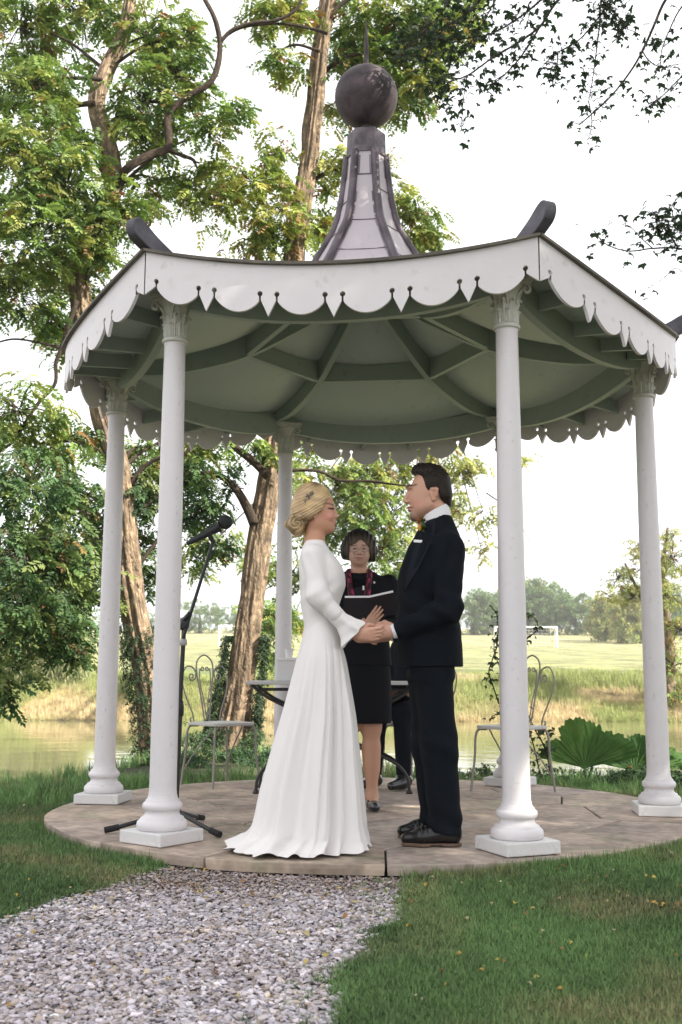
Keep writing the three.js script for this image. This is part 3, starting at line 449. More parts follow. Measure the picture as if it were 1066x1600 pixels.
const BROAD = [0, 1].map(k => { const P = []; for (let i = 0; i < 9; i++) { const t = i / 9, a = i * 2.4 + k; leaflet(P, rr(-0.05, 0.05), -0.1 * t * t, t, Math.cos(a) * 0.8, Math.sin(a) * 0.5 - 0.35, rr(0.1, 0.9), rr(0.3, 0.5), rr(0.17, 0.27)); } return fromTris(P); });
const DENSE = [0, 1].map(() => { const P = []; for (let i = 0; i < 16; i++) leaflet(P, rr(-0.5, 0.5), rr(-0.4, 0.4), rr(-0.5, 0.5), gauss(), gauss() - 0.3, gauss(), rr(0.3, 0.5), rr(0.2, 0.34)); return fromTris(P); });
const WILLOW = [0].map(() => { const P = []; for (let i = 0; i < 26; i++) { const t = i / 26, a = i * 2.4; leaflet(P, 0.02 * Math.cos(a), -t, 0.02 * Math.sin(a), Math.cos(a) * 0.5, -1, Math.sin(a) * 0.5, 0.12, 0.022); } return fromTris(P); });
const TONES = {
  locust: [[0.14, 0.23, 0.05], [0.2, 0.3, 0.06], [0.09, 0.165, 0.045], [0.26, 0.34, 0.075], [0.15, 0.24, 0.045], [0.33, 0.36, 0.09]],
  bright: [[0.33, 0.38, 0.08], [0.24, 0.32, 0.06], [0.15, 0.23, 0.05], [0.42, 0.42, 0.1], [0.2, 0.28, 0.06]],
  autumn: [[0.26, 0.13, 0.035], [0.3, 0.19, 0.05], [0.2, 0.12, 0.03]],
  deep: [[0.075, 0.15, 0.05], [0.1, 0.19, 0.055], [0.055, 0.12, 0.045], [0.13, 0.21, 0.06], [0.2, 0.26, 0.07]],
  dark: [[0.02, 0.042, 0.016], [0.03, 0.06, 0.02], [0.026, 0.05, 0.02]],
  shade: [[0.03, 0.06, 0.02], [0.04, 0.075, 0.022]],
  pale: [[0.3, 0.33, 0.19], [0.25, 0.29, 0.16], [0.36, 0.37, 0.22]],
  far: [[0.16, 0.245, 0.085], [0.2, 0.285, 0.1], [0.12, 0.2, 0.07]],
  yellow: [[0.36, 0.38, 0.12], [0.3, 0.35, 0.1], [0.42, 0.41, 0.15], [0.24, 0.29, 0.08]],
  ivy: [[0.018, 0.045, 0.017], [0.028, 0.06, 0.02], [0.04, 0.08, 0.03]],
};
const pick = a => a[Math.floor(rnd() * a.length)];
// fills an ellipsoid with twigs that carry sprays: items for scatter(), twig ends for thin wood
function cluster(out, twigs, c, r, n, size, tones, { per = 9, autumn = 0.05, droop = 0.5, flat = 0.8, depth = 1.2 } = {}) {
  const clumps = Math.max(1, Math.round(n / per));
  for (let k = 0; k < clumps; k++) {
    let x, y, z; do { x = rr(-1, 1); y = rr(-1, 1); z = rr(-1, 1); } while (x * x + y * y + z * z > 1);
    const q = Math.pow(Math.hypot(x, y, z), -0.25); x *= q; y *= q; z *= q;
    const p = V3(c.x + x * r, c.y + y * r * flat, c.z + z * r * depth), tone0 = pick(TONES[tones]);
    const dir = V3(x + gauss() * 0.6, -droop + 0.3 * gauss() + y * 0.4, z + gauss() * 0.6).normalize();
    if (twigs) twigs.push([c.clone().lerp(p, 0.1), p]);
    const yaw0 = Math.atan2(dir.x, dir.z);
    for (let i = 0; i < per; i++) {
      const t = i / per, o = dir.clone().multiplyScalar((t - 0.4) * size * 1.5); const yaw = yaw0 + (i % 2 ? 1 : -1) * rr(0.3, 2.0), pitch = rr(-0.3, 0.6) + droop * 0.3, k2 = rr(0.7, 1.3), tone = rnd() < autumn ? pick(TONES.autumn) : rnd() < 0.3 ? pick(TONES[tones]) : tone0;
      out.push({ p: V3(p.x + o.x + gauss() * size * 0.65, p.y + o.y + gauss() * size * 0.5, p.z + o.z + gauss() * size * 0.65), q: turned(pitch, yaw, rr(-0.6, 0.6)), s: size * rr(0.7, 1.25), c: lin(tone[0] * k2, tone[1] * k2, tone[2] * k2) });
    }
  }
}
function crownOf(parent, geos, items, name = 'crown', m = M.leaf) { const g = new THREE.Group(); g.name = name; g.userData.kind = 'stuff'; parent.add(g); geos.forEach((ge, k) => { const part = items.filter((_, i) => i % geos.length === k); if (part.length) scatter('leaves', ge, m, part, g); }); return g; }
function twigsOf(parent, twigs, r = 0.006, m = M.barkDark) {
  const P = [], a = V3(), u = V3(), v = V3();
  for (const [p, q] of twigs) { a.copy(q).sub(p); const l = a.length(); if (l < 0.02) continue; a.normalize(); u.set(a.y, a.z, a.x).cross(a).normalize(); v.copy(a).cross(u); const mid = p.clone().lerp(q, 0.5); mid.y += l * 0.08; for (const [s, e, r0, r1] of [[p, mid, r, r * 0.75], [mid, q, r * 0.75, r * 0.4]]) for (let i = 0; i < 4; i++) { const A = i * Math.PI / 2, B = A + Math.PI / 2, o = (base, ang, rad) => [base.x + (u.x * Math.cos(ang) + v.x * Math.sin(ang)) * rad, base.y + (u.y * Math.cos(ang) + v.y * Math.sin(ang)) * rad, base.z + (u.z * Math.cos(ang) + v.z * Math.sin(ang)) * rad]; P.push(...o(s, A, r0), ...o(s, B, r0), ...o(e, A, r1), ...o(e, A, r1), ...o(s, B, r0), ...o(e, B, r1)); } }
  if (P.length) { const o = obj('twigs', fromTris(P), m, parent); o.userData.kind = 'stuff'; }
}
const path = (list, d) => list.map(p => at(p[0], p[1], p[2] ?? d));
const rad = (px, d) => px / 2 / FOC * d;

// ---------------------------------------------------------------- tree with the forked ivy-clad trunk, left
{
  seed = 411;
  const D = 11.0, t = thing('locust_tree', 'leaning feathery-leaved tree with forked furrowed trunk left of the gazebo', 'tree', [0, 0, 0]);
  const foot = at(242, 1150, 11.2);
  const main = [V3(foot.x + 0.03, -0.35, foot.z), ...path([[236, 1110], [228, 1040], [214, 975], [203, 900], [196, 820], [186, 735], [160, 650], [140, 560], [128, 480], [124, 410]], D), at(146, 350, 11.1), at(176, 300, 11.2), at(170, 235, 11.2), at(152, 165, 11.2), at(166, 110, 11.3), at(190, 60, 11.4), at(204, 0, 11.5), at(216, -90, 11.6)];
  obj('trunk', limb(main, [0.17, 0.15, 0.14, 0.135, 0.13, 0.115, 0.11, 0.11, 0.105, 0.105, 0.1, 0.1, 0.105, 0.1, 0.09, 0.08, 0.06, 0.05], { seg: 260, rs: 48, bump: 0.05, freq: 13, stretch: 0.1, sd: 3 }), M.bark, t);
  const br = (pts, r, name = 'branch', m = M.barkDark, o = {}) => obj(name, limb(pts, r, { seg: 40, rs: 10, bump: 0.012, freq: 10, sd: pts.length, ...o }), m, t);
  br(path([[206, 945, 11.0], [180, 895, 11.1], [150, 845, 11.3], [128, 790, 11.5], [90, 740, 11.8]], D), [0.1, 0.085, 0.075, 0.05, 0.03], 'branch', M.bark, { rs: 20, bump: 0.03 });
  br(path([[180, 290, 11.1], [200, 262], [240, 240], [262, 233], [264, 180], [295, 150], [328, 130], [344, 80], [338, 35], [318, -5], [300, -50]], 10.9), [0.055, 0.05, 0.048, 0.045, 0.035, 0.034, 0.033, 0.03, 0.028, 0.024, 0.02]);
  br(path([[262, 233], [285, 243], [302, 250], [308, 262]], 10.9), [0.03, 0.024, 0.02, 0.012]);
  br(path([[344, 66], [362, 48], [395, 36], [432, 32], [462, 15], [478, -20]], 10.9), [0.026, 0.024, 0.02, 0.018, 0.016, 0.012]);
  br(path([[349, 60], [372, 46], [410, 38], [450, 38], [500, 48], [512, 52]], 10.95), [0.014, 0.014, 0.013, 0.014, 0.016, 0.02]);
  br(path([[150, 160], [120, 165], [80, 175], [45, 160], [20, 165]], 11.1), [0.04, 0.03, 0.025, 0.018, 0.01]);
  br(path([[160, 125], [130, 122], [70, 130], [50, 160]], 11.1), [0.025, 0.022, 0.015, 0.01]);
  br(path([[170, 235], [210, 110], [245, 115], [290, 122]], 11.3), [0.025, 0.025, 0.02, 0.012]);
  br(path([[124, 420], [108, 405], [80, 395], [40, 410], [-10, 420]], 10.9), [0.05, 0.045, 0.035, 0.03, 0.02]);
  br(path([[120, 470], [105, 515], [98, 540], [88, 565], [86, 600], [64, 625], [40, 660], [20, 690], [-10, 712]], 10.6), [0.03, 0.025, 0.022, 0.02, 0.02, 0.018, 0.016, 0.014, 0.01]);
  br(path([[100, 545], [60, 535], [20, 530], [-20, 540]], 10.6), [0.018, 0.015, 0.012, 0.01]);
  br(path([[196, 800], [215, 740], [250, 715], [285, 712], [320, 660]], 11), [0.04, 0.03, 0.022, 0.02, 0.012]);
  const items = [], tw = [];
  const C = [[30, 40, 11.6, 85, 190], [130, 30, 12, 85, 190], [235, 55, 11.6, 82, 190], [50, 130, 11, 75, 160], [230, 160, 11.2, 62, 130], [280, 120, 11.2, 52, 100], [90, 190, 10.7, 55, 90], [40, 250, 10.5, 75, 170], [105, 290, 10.6, 75, 180], [60, 370, 10.4, 85, 210], [150, 370, 10.7, 60, 150], [225, 215, 11.2, 45, 80], [250, 280, 11.4, 45, 60], [30, 460, 10.6, 60, 110], [110, 440, 11.6, 45, 60], [95, 530, 11.8, 40, 40], [330, 205, 11, 26, 34], [365, 170, 11, 24, 30], [290, 60, 11.5, 30, 36], [195, 330, 11, 40, 70], [60, 500, 11, 40, 44],
    [30, 640, 10.3, 70, 100], [95, 690, 10.8, 62, 100], [50, 760, 10, 75, 150], [130, 790, 10.8, 50, 80], [40, 860, 9.8, 72, 170], [110, 880, 10.4, 55, 120], [20, 950, 9.7, 65, 150], [80, 970, 9.9, 52, 110], [115, 1000, 10.2, 34, 56], [20, 1040, 9.6, 30, 40], [5, 1085, 9.5, 20, 22], [230, 700, 11.6, 45, 70], [225, 770, 11.4, 46, 90], [325, 745, 11.6, 46, 90], [225, 850, 11.6, 38, 60], [315, 800, 11.6, 34, 60], [325, 700, 11.8, 34, 44], [150, 930, 10.8, 28, 36], [170, 700, 11.8, 30, 30], [330, 850, 12, 30, 44], [240, 905, 12, 24, 30], [290, 690, 12, 34, 50]];
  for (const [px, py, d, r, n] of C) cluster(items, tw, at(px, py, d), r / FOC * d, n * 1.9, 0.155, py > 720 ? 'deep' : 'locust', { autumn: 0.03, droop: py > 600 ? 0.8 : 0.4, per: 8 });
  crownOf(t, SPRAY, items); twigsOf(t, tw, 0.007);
  // limbs that carry the clumps
  const lim = C.filter(([, py], i) => i % 2 === 0 && py < 830).map(([px, py, d]) => { const c = at(px, py, d); let best = main[8], bd = 1e9; for (const m of main) { const q = Math.hypot(m.x - c.x, (m.y - c.y + 0.5) * 1.3, m.z - c.z); if (q < bd) { bd = q; best = m; } } const mid = best.clone().lerp(c, 0.5); mid.y += 0.12; return limb([best, mid, c], [0.022, 0.016, 0.008], { seg: 10, rs: 6 }); });
  obj('branch', lim, M.barkDark, t);
  const ivy = []; for (let i = 0; i < 900; i++) { const h = Math.pow(rnd(), 1.3), k = Math.min(2.99, h * 3), a = main[Math.floor(k)], b = main[Math.floor(k) + 1], p = a.clone().lerp(b, k % 1), an = rr(0, 6.28), R = 0.16 + 0.06 * rnd(); ivy.push({ p: p.add(V3(Math.cos(an) * R, 0, Math.sin(an) * R)), q: turned(rr(0.2, 1.4), -an + Math.PI / 2, rr(-0.5, 0.5)), s: rr(0.05, 0.09), c: lin(...pick(TONES.ivy)) }); }
  crownOf(t, BROAD, ivy, 'ivy');
}
// ---------------------------------------------------------------- tall tree behind the gazebo, middle
{
  seed = 433;
  const D = 11.6, t = thing('tall_tree', 'tall slender tree with furrowed leaning trunk and ivy at its foot behind the gazebo', 'tree');
  const b0 = at(352, 1205, 11.6), main = [V3(b0.x - 0.02, -0.45, b0.z), ...path([[362, 1150], [372, 1090], [383, 1010], [394, 930], [404, 850], [416, 775], [428, 700], [438, 600], [449, 500], [460, 400], [470, 320], [482, 250], [491, 180], [496, 120], [503, 60], [512, 10], [518, -60], [522, -140]], D)];
  obj('trunk', limb(main, [0.22, 0.17, 0.15, 0.138, 0.13, 0.126, 0.12, 0.118, 0.115, 0.12, 0.115, 0.11, 0.1, 0.095, 0.09, 0.085, 0.08, 0.07, 0.06], { seg: 280, rs: 52, bump: 0.06, freq: 12, stretch: 0.1, sd: 11 }), M.bark, t);
  const br = (pts, r) => obj('branch', limb(pts, r, { seg: 36, rs: 10, bump: 0.01, freq: 10, sd: pts.length }), M.barkDark, t);
  br(path([[398, 820], [385, 790], [365, 760], [340, 742], [300, 740], [280, 745]], 11.4), [0.06, 0.055, 0.045, 0.035, 0.02, 0.01]);
  br(path([[420, 745], [400, 725], [375, 705], [350, 685], [300, 660]], 11.3), [0.05, 0.045, 0.04, 0.03, 0.02]);
  br(path([[424, 740], [460, 735], [500, 737], [530, 750], [580, 752], [640, 760]], 11.8), [0.03, 0.02, 0.018, 0.018, 0.014, 0.008]);
  br(path([[503, 60], [520, 20], [560, -10], [620, -30]], 11.6), [0.04, 0.03, 0.025, 0.02]);
  br(path([[496, 120], [540, 90], [590, 80], [640, 60]], 11.8), [0.03, 0.025, 0.018, 0.01]);
  br(path([[470, 320], [430, 290], [390, 290], [340, 300]], 11.4), [0.03, 0.022, 0.016, 0.01]);
  br(path([[475, 290], [520, 265], [550, 255], [600, 280]], 11.8), [0.03, 0.022, 0.016, 0.01]);
  br(path([[500, 80], [460, 70], [430, 85], [415, 105]], 11.4), [0.02, 0.016, 0.012, 0.008]);
  const items = [], tw = [], bright = [];
  const C = [[330, 320, 11.2, 44, 60, 1], [390, 280, 11.3, 52, 85, 1], [440, 330, 11.3, 50, 80, 1], [395, 370, 11.4, 44, 64, 1], [345, 270, 11.4, 34, 40, 1], [505, 350, 12, 34, 44, 1], [530, 270, 12, 50, 80, 1], [575, 250, 12.4, 36, 40, 1], [430, 240, 11.6, 40, 44, 1], [640, 350, 12.6, 40, 66, 2], [670, 375, 12.6, 28, 40, 2], [620, 310, 12.4, 26, 30, 2],
    [415, 25, 11.4, 38, 50, 1], [455, 30, 11.4, 34, 44, 1], [430, 90, 11.3, 28, 30, 0], [470, 110, 11.5, 18, 16, 0], [545, 40, 12, 55, 110, 0], [610, 30, 12, 60, 130, 0], [665, 50, 12, 66, 150, 0], [590, 100, 12, 48, 80, 0], [645, 110, 12, 48, 90, 2], [705, 30, 12.2, 48, 100, 2], [640, 165, 12, 30, 46, 0], [560, 150, 12.4, 34, 50, 0], [530, 90, 12, 34, 40, 0], [520, 180, 12.2, 22, 22, 1], [400, 700, 11.2, 30, 30, 0], [480, 690, 12.2, 26, 30, 1]];
  for (const [px, py, d, r, n, b] of C) cluster(b ? bright : items, tw, at(px, py, d), r / FOC * d, n * (b === 2 ? 2.2 : 1.9), 0.155, b === 2 ? 'bright' : b ? 'bright' : 'locust', { autumn: b ? 0.08 : 0.03, per: 8 });
  crownOf(t, SPRAY, items.concat(bright)); twigsOf(t, tw, 0.006);
  const ivy = []; for (let i = 0; i < 1500; i++) { const h = Math.pow(rnd(), 1.2), k = Math.min(3.2, h * 3.4), a = main[Math.floor(k)], b = main[Math.floor(k) + 1], p = a.clone().lerp(b, k % 1), side = rnd() < 0.5 ? rr(-0.7, 0.7) : Math.PI + rr(-0.8, 0.8), an = h < 0.25 ? rr(0, 6.28) : side, R = lerp(0.27, 0.17, h) + 0.05 * rnd(); ivy.push({ p: p.add(V3(Math.cos(an) * R, 0, Math.sin(an) * R)), q: turned(rr(0.2, 1.4), -an + Math.PI / 2, rr(-0.5, 0.5)), s: rr(0.05, 0.09), c: lin(...pick(TONES.ivy)) }); }
  crownOf(t, BROAD, ivy, 'ivy');
}
// ---------------------------------------------------------------- bright sunlit tree hanging low behind the couple
{
  seed = 457;
  const t = thing('drooping_tree', 'sunlit yellow-green tree whose boughs hang low behind the couple', 'tree'), items = [], tw = [];
  const root = at(672, 1120, 30.5), up = at(668, 560, 29.5), trunk = [V3(root.x, -0.6, root.z), V3(root.x, 2, root.z), V3(up.x, 6, -30), up];
  obj('trunk', limb(trunk, [0.34, 0.3, 0.26, 0.2], { seg: 60, rs: 18, bump: 0.04, freq: 5, sd: 2 }), M.bark, t);
  const C = [[470, 740, 15.5, 40, 50, 'bright'], [520, 770, 15.5, 46, 80, 'bright'], [575, 745, 15.5, 52, 100, 'bright'], [560, 800, 15, 44, 80, 'locust'], [620, 720, 15.8, 50, 90, 'bright'], [615, 800, 15.4, 46, 80, 'locust'], [600, 860, 15, 40, 70, 'locust'], [535, 840, 15.2, 30, 44, 'locust'], [640, 870, 15.5, 26, 30, 'bright'], [480, 830, 15.5, 34, 40, 'bright'], [680, 700, 15.8, 44, 70, 'yellow'], [735, 740, 16, 40, 44, 'yellow'], [720, 790, 16, 30, 26, 'yellow'], [755, 800, 16, 24, 14, 'yellow'], [750, 850, 16, 18, 10, 'yellow'], [410, 880, 15, 34, 56, 'locust'], [420, 960, 14.8, 34, 70, 'locust'], [405, 1010, 14.6, 26, 40, 'locust'], [470, 900, 15, 30, 40, 'locust'], [455, 970, 15, 30, 50, 'bright'], [820, 720, 16.4, 20, 8, 'yellow'], [310, 870, 15, 34, 30, 'bright'], [340, 840, 15, 30, 30, 'bright']];
  for (const [px, py, d, r, n, tone] of C) { const c = at(px, py, d * 1.3); cluster(items, tw, c, r / FOC * d * 1.3, n * 2.2, 0.22, tone, { autumn: 0.04, droop: 0.6, per: 8 }); }
  crownOf(t, SPRAY, items); twigsOf(t, tw, 0.008);
  const hub = trunk[3], lim = C.map(([px, py, d]) => { const c = at(px, py, d * 1.3), m = hub.clone().lerp(c, 0.55); m.y = Math.max(m.y, c.y) + 0.25; return limb([hub, m, c], [0.04, 0.022, 0.008], { seg: 14, rs: 6 }); }); obj('branch', lim, M.barkDark, t);
  const thin = path([[760, 770], [800, 800], [830, 850], [840, 870]], 20.5); obj('branch', limb(thin, [0.015, 0.012, 0.008, 0.004], { seg: 14, rs: 6 }), M.barkDark, t);
}
// ---------------------------------------------------------------- big shading tree to the right of the camera; only its outer twigs reach into the picture
{
  seed = 479;
  const t = thing('overhanging_tree', 'dark-leaved tree whose hanging twigs enter at the top right of the picture', 'tree'), items = [], tw = [];
  const trunk = [V3(7.6, -0.2, 0.4), V3(7.5, 2.5, 0.3), V3(7.2, 5, -0.2), V3(6.8, 7.5, -0.6), V3(6.6, 9.5, -0.4)];
  obj('trunk', limb(trunk, [0.45, 0.36, 0.32, 0.22, 0.1], { seg: 50, rs: 22, bump: 0.06, freq: 5, sd: 21 }), M.bark, t);
  const shade = [];
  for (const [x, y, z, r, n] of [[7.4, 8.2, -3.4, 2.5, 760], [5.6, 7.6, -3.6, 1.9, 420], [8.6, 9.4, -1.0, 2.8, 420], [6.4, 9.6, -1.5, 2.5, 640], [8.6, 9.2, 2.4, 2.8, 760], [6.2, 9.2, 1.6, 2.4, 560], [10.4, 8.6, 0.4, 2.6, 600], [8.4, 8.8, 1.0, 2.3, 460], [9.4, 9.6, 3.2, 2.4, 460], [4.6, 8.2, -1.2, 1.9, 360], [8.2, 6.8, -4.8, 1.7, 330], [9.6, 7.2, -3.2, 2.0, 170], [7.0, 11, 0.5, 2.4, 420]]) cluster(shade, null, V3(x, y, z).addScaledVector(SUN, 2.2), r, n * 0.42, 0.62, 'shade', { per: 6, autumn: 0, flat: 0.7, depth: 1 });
  const limbs = [[7.2, 5, -0.2, 5.6, 7.2, -3.4], [7.2, 5, -0.2, 8.4, 6.6, -4.6], [7.0, 6, -0.3, 9.6, 8, 2], [7.0, 6, -0.3, 6.2, 8.6, 2.4], [6.9, 7, -0.4, 4.6, 8, -1.2], [7.0, 6, -0.3, 10.2, 8, 0.4]].map(([a, b, c, d, e, f]) => limb([V3(a, b, c), V3((a + d) / 2, (b + e) / 2 + 0.3, (c + f) / 2), V3(d, e, f)], [0.16, 0.11, 0.05], { seg: 20, rs: 10, bump: 0.02, freq: 6 }));
  obj('branch', limbs, M.bark, t);
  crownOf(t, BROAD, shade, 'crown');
  // hanging twigs, 6 to 7 metres from the camera
  const D = 6.4, leafy = [];
  const T_ = [[[[960, -90], [905, -30], [868, 5], [845, 40], [812, 65], [770, 90], [730, 118], [700, 128]], 0.012, 46, 0], [[[880, -40], [845, 0], [800, 35], [760, 55], [705, 62]], 0.009, 40, 0.2], [[[1010, -60], [965, -10], [935, 28], [905, 62], [872, 82], [850, 100]], 0.009, 40, 0.15], [[[1080, -50], [1040, 0], [1022, 40], [1004, 80], [985, 112], [955, 150], [925, 178], [905, 195]], 0.012, 16, 0.3], [[[1120, -40], [1066, 10], [1045, 50], [1034, 80], [1032, 105]], 0.008, 8, 0.3], [[[960, -60], [940, 0], [937, 40], [932, 80], [926, 125], [920, 158]], 0.008, 30, 0.3], [[[1150, 70], [1100, 90], [1060, 125], [1035, 150], [1012, 168]], 0.008, 24, 0.5], [[[845, 40], [820, 80], [800, 105], [770, 130], [735, 135]], 0.007, 30, 0.2], [[[730, 118], [725, 150], [722, 185], [720, 212]], 0.004, 10, 0.3], [[[700, 128], [690, 150], [700, 180]], 0.004, 8, 0], [[[872, 82], [870, 115], [865, 140]], 0.004, 12, 0.2], [[[920, 158], [925, 190], [918, 225]], 0.004, 7, 0.3], [[[940, 0], [970, 30], [980, 50]], 0.006, 18, 0.1], [[[935, -20], [955, 20], [975, 55]], 0.005, 20, 0.1], [[[1004, 80], [1015, 95], [1035, 105], [1060, 100]], 0.005, 10, 0.2], [[[1160, 440], [1100, 400], [1060, 388], [1020, 388], [980, 392], [945, 380], [928, 360]], 0.009, 14, 0.35], [[[1100, 400], [1062, 360], [1050, 325], [1056, 312]], 0.006, 22, 0.1], [[[1060, 388], [1045, 365], [1030, 345], [1020, 330]], 0.006, 34, 0.1], [[[1020, 388], [1000, 370], [985, 355], [950, 345]], 0.004, 5, 0.5], [[[1090, 470], [1060, 420], [1030, 440], [1000, 455]], 0.003, 3, 0.4], [[[1062, 360], [1075, 345], [1090, 330]], 0.006, 24, 0], [[[720, -30], [690, 20], [650, 60], [625, 90]], 0.008, 60, 0.1], [[[770, -40], [740, 10], [690, 50], [660, 100]], 0.008, 60, 0.1], [[[790, -30], [740, 60], [700, 110], [670, 150]], 0.006, 50, 0.1]];
  const tws = [];
  T_.forEach(([list, r, n, from], k) => {
    const d = D + 0.5 * ((k * 0.37) % 1) - 0.2, pts = list.map((p, i) => at(p[0], p[1], d - 0.06 * i)); tws.push(limb(pts, [r, r * 0.75, r * 0.5, r * 0.3], { seg: 30, rs: 6 }));
    const c = new THREE.CatmullRomCurve3(pts, false, 'centripetal');
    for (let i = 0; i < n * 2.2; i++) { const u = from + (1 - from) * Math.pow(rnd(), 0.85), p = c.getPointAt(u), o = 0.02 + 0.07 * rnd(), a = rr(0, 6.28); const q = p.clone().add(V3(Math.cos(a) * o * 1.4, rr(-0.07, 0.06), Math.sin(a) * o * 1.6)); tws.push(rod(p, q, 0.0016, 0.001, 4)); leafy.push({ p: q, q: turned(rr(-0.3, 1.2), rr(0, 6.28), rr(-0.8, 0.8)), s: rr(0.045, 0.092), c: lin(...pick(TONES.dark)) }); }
  });
  obj('hanging_twig', merge(tws), M.barkDark, t); const one = []; leaflet(one, 0, 0, 0, 0, -0.1, 1, 0.55, 0.34); leaflet(one, 0, 0, 0.05, 0.8, -0.25, 0.45, 0.5, 0.3); leaflet(one, 0, 0, 0.08, -0.8, -0.3, 0.4, 0.46, 0.3);
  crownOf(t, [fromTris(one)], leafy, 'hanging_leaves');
  const carry = [[5.6, 7.2, -3.4, at(960, -90, D)], [5.6, 7.2, -3.4, at(1080, -50, D)], [5.6, 7.2, -3.4, at(720, -30, D)], [8.4, 6.6, -4.6, at(1150, 70, D)], [8.4, 6.6, -4.6, at(1160, 440, D)], [5.6, 7.2, -3.4, at(880, -40, D)]].map(([a, b, c, e]) => { const s = V3(a, b, c), m = s.clone().lerp(e, 0.5); m.y += 0.25; return limb([s, m, e], [0.045, 0.028, 0.012], { seg: 20, rs: 8 }); });
  obj('branch', carry, M.bark, t);
}
// ---------------------------------------------------------------- far trees beyond the field
{
  seed = 521;
  const far = (name, label, px, py, hw, d, tone, n, group) => {
    const base = at(px, 992, d), gy = groundY(base.x, d), top = at(px, py, d).y, h = top - gy, r = hw / FOC * d, t = thing(name, label, 'tree', [base.x, gy, -d], 0, group), items = [];
    obj('trunk', limb([V3(0, -0.5, 0), V3(0.1, h * 0.3, 0), V3(-0.1, h * 0.6, 0)], [r * 0.09, r * 0.07, r * 0.03], { seg: 10, rs: 8 }), M.barkDark, t);
    const lobes = 9; for (let i = 0; i < lobes; i++) { const a = rr(0, 6.28), q = i / lobes, y = h * (0.16 + 0.7 * q), w = r * Math.sqrt(Math.max(0.1, 1 - Math.pow((q - 0.25) / 0.95, 2))); cluster(items, null, V3(Math.cos(a) * w * 0.5, y, Math.sin(a) * w * 0.4), w * 0.7, n * 1.6 / lobes, h * 0.085, tone, { per: 5, autumn: 0.03, droop: 0.3, flat: 0.75, depth: 1 }); }
    crownOf(t, DENSE, items); return t;
  };
  const L = (k, s) => `${s}`;
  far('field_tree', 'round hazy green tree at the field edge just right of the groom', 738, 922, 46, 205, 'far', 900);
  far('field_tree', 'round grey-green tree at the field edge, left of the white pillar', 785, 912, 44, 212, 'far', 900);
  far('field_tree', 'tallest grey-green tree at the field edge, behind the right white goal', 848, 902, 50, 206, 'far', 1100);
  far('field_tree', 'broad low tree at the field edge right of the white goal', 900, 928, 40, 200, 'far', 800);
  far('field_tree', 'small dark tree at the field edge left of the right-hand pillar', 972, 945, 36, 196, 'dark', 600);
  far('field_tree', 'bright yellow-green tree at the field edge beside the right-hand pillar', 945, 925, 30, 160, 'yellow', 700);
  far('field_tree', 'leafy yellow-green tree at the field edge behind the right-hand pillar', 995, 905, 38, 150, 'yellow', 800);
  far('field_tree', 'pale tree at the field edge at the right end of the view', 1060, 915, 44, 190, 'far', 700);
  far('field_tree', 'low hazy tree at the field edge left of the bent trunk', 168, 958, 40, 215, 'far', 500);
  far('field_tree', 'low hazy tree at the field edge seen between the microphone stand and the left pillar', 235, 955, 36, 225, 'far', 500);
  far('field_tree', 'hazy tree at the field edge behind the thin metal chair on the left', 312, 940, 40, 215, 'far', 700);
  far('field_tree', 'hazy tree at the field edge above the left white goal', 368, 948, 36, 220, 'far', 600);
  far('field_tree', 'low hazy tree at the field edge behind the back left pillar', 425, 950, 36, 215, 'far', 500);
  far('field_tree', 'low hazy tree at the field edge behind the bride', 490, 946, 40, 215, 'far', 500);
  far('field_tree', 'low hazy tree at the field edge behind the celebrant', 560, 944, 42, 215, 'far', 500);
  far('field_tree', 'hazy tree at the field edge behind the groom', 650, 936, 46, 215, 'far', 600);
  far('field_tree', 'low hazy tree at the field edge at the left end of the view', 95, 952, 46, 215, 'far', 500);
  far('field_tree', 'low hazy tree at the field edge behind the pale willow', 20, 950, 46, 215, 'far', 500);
}
// pale willow across the pond and big sunlit bush on the right
{
  seed = 541;
  const w0 = at(62, 1110, 33), t = thing('willow_tree', 'pale grey-green willow with trailing strands across the pond on the left', 'tree', [w0.x, 0.3, w0.z]), items = [], str = [];
  obj('trunk', limb([V3(0, -0.5, 0), V3(0.1, 1.5, 0), V3(-0.2, 3.2, 0.2), V3(0.1, 4.4, 0)], [0.3, 0.24, 0.16, 0.06], { seg: 20, rs: 14, bump: 0.05 }), M.bark, t);
  for (const [px, py, r, n] of [[50, 900, 40, 120], [20, 930, 36, 100], [85, 920, 36, 100], [60, 860, 34, 80], [100, 960, 30, 80], [30, 980, 34, 80], [95, 870, 26, 60]]) { const c = at(px, py, 33).sub(t.position); cluster(items, null, c, r / FOC * 33, n, 0.42, 'pale', { per: 6, autumn: 0, droop: 0.8 }); }
  for (let i = 0; i < 520; i++) { const px = rr(8, 140), py = rr(945, 1060), c = at(px, py, 33 + gauss() * 0.8).sub(t.position), k = rr(0.8, 1.2), tn = pick(TONES.pale), len = rr(0.7, 1.6); if (c.y - len < -0.6) c.y = len - 0.6 + rr(0, 0.2); str.push({ p: c, q: turned(rr(-0.08, 0.08), rr(0, 6.28), rr(-0.08, 0.08)), s: V3(1.6, len, 1.6), c: lin(tn[0] * k * 1.15, tn[1] * k * 1.15, tn[2] * k) }); }
  crownOf(t, DENSE, items); crownOf(t, WILLOW, str, 'hanging_strands');
}
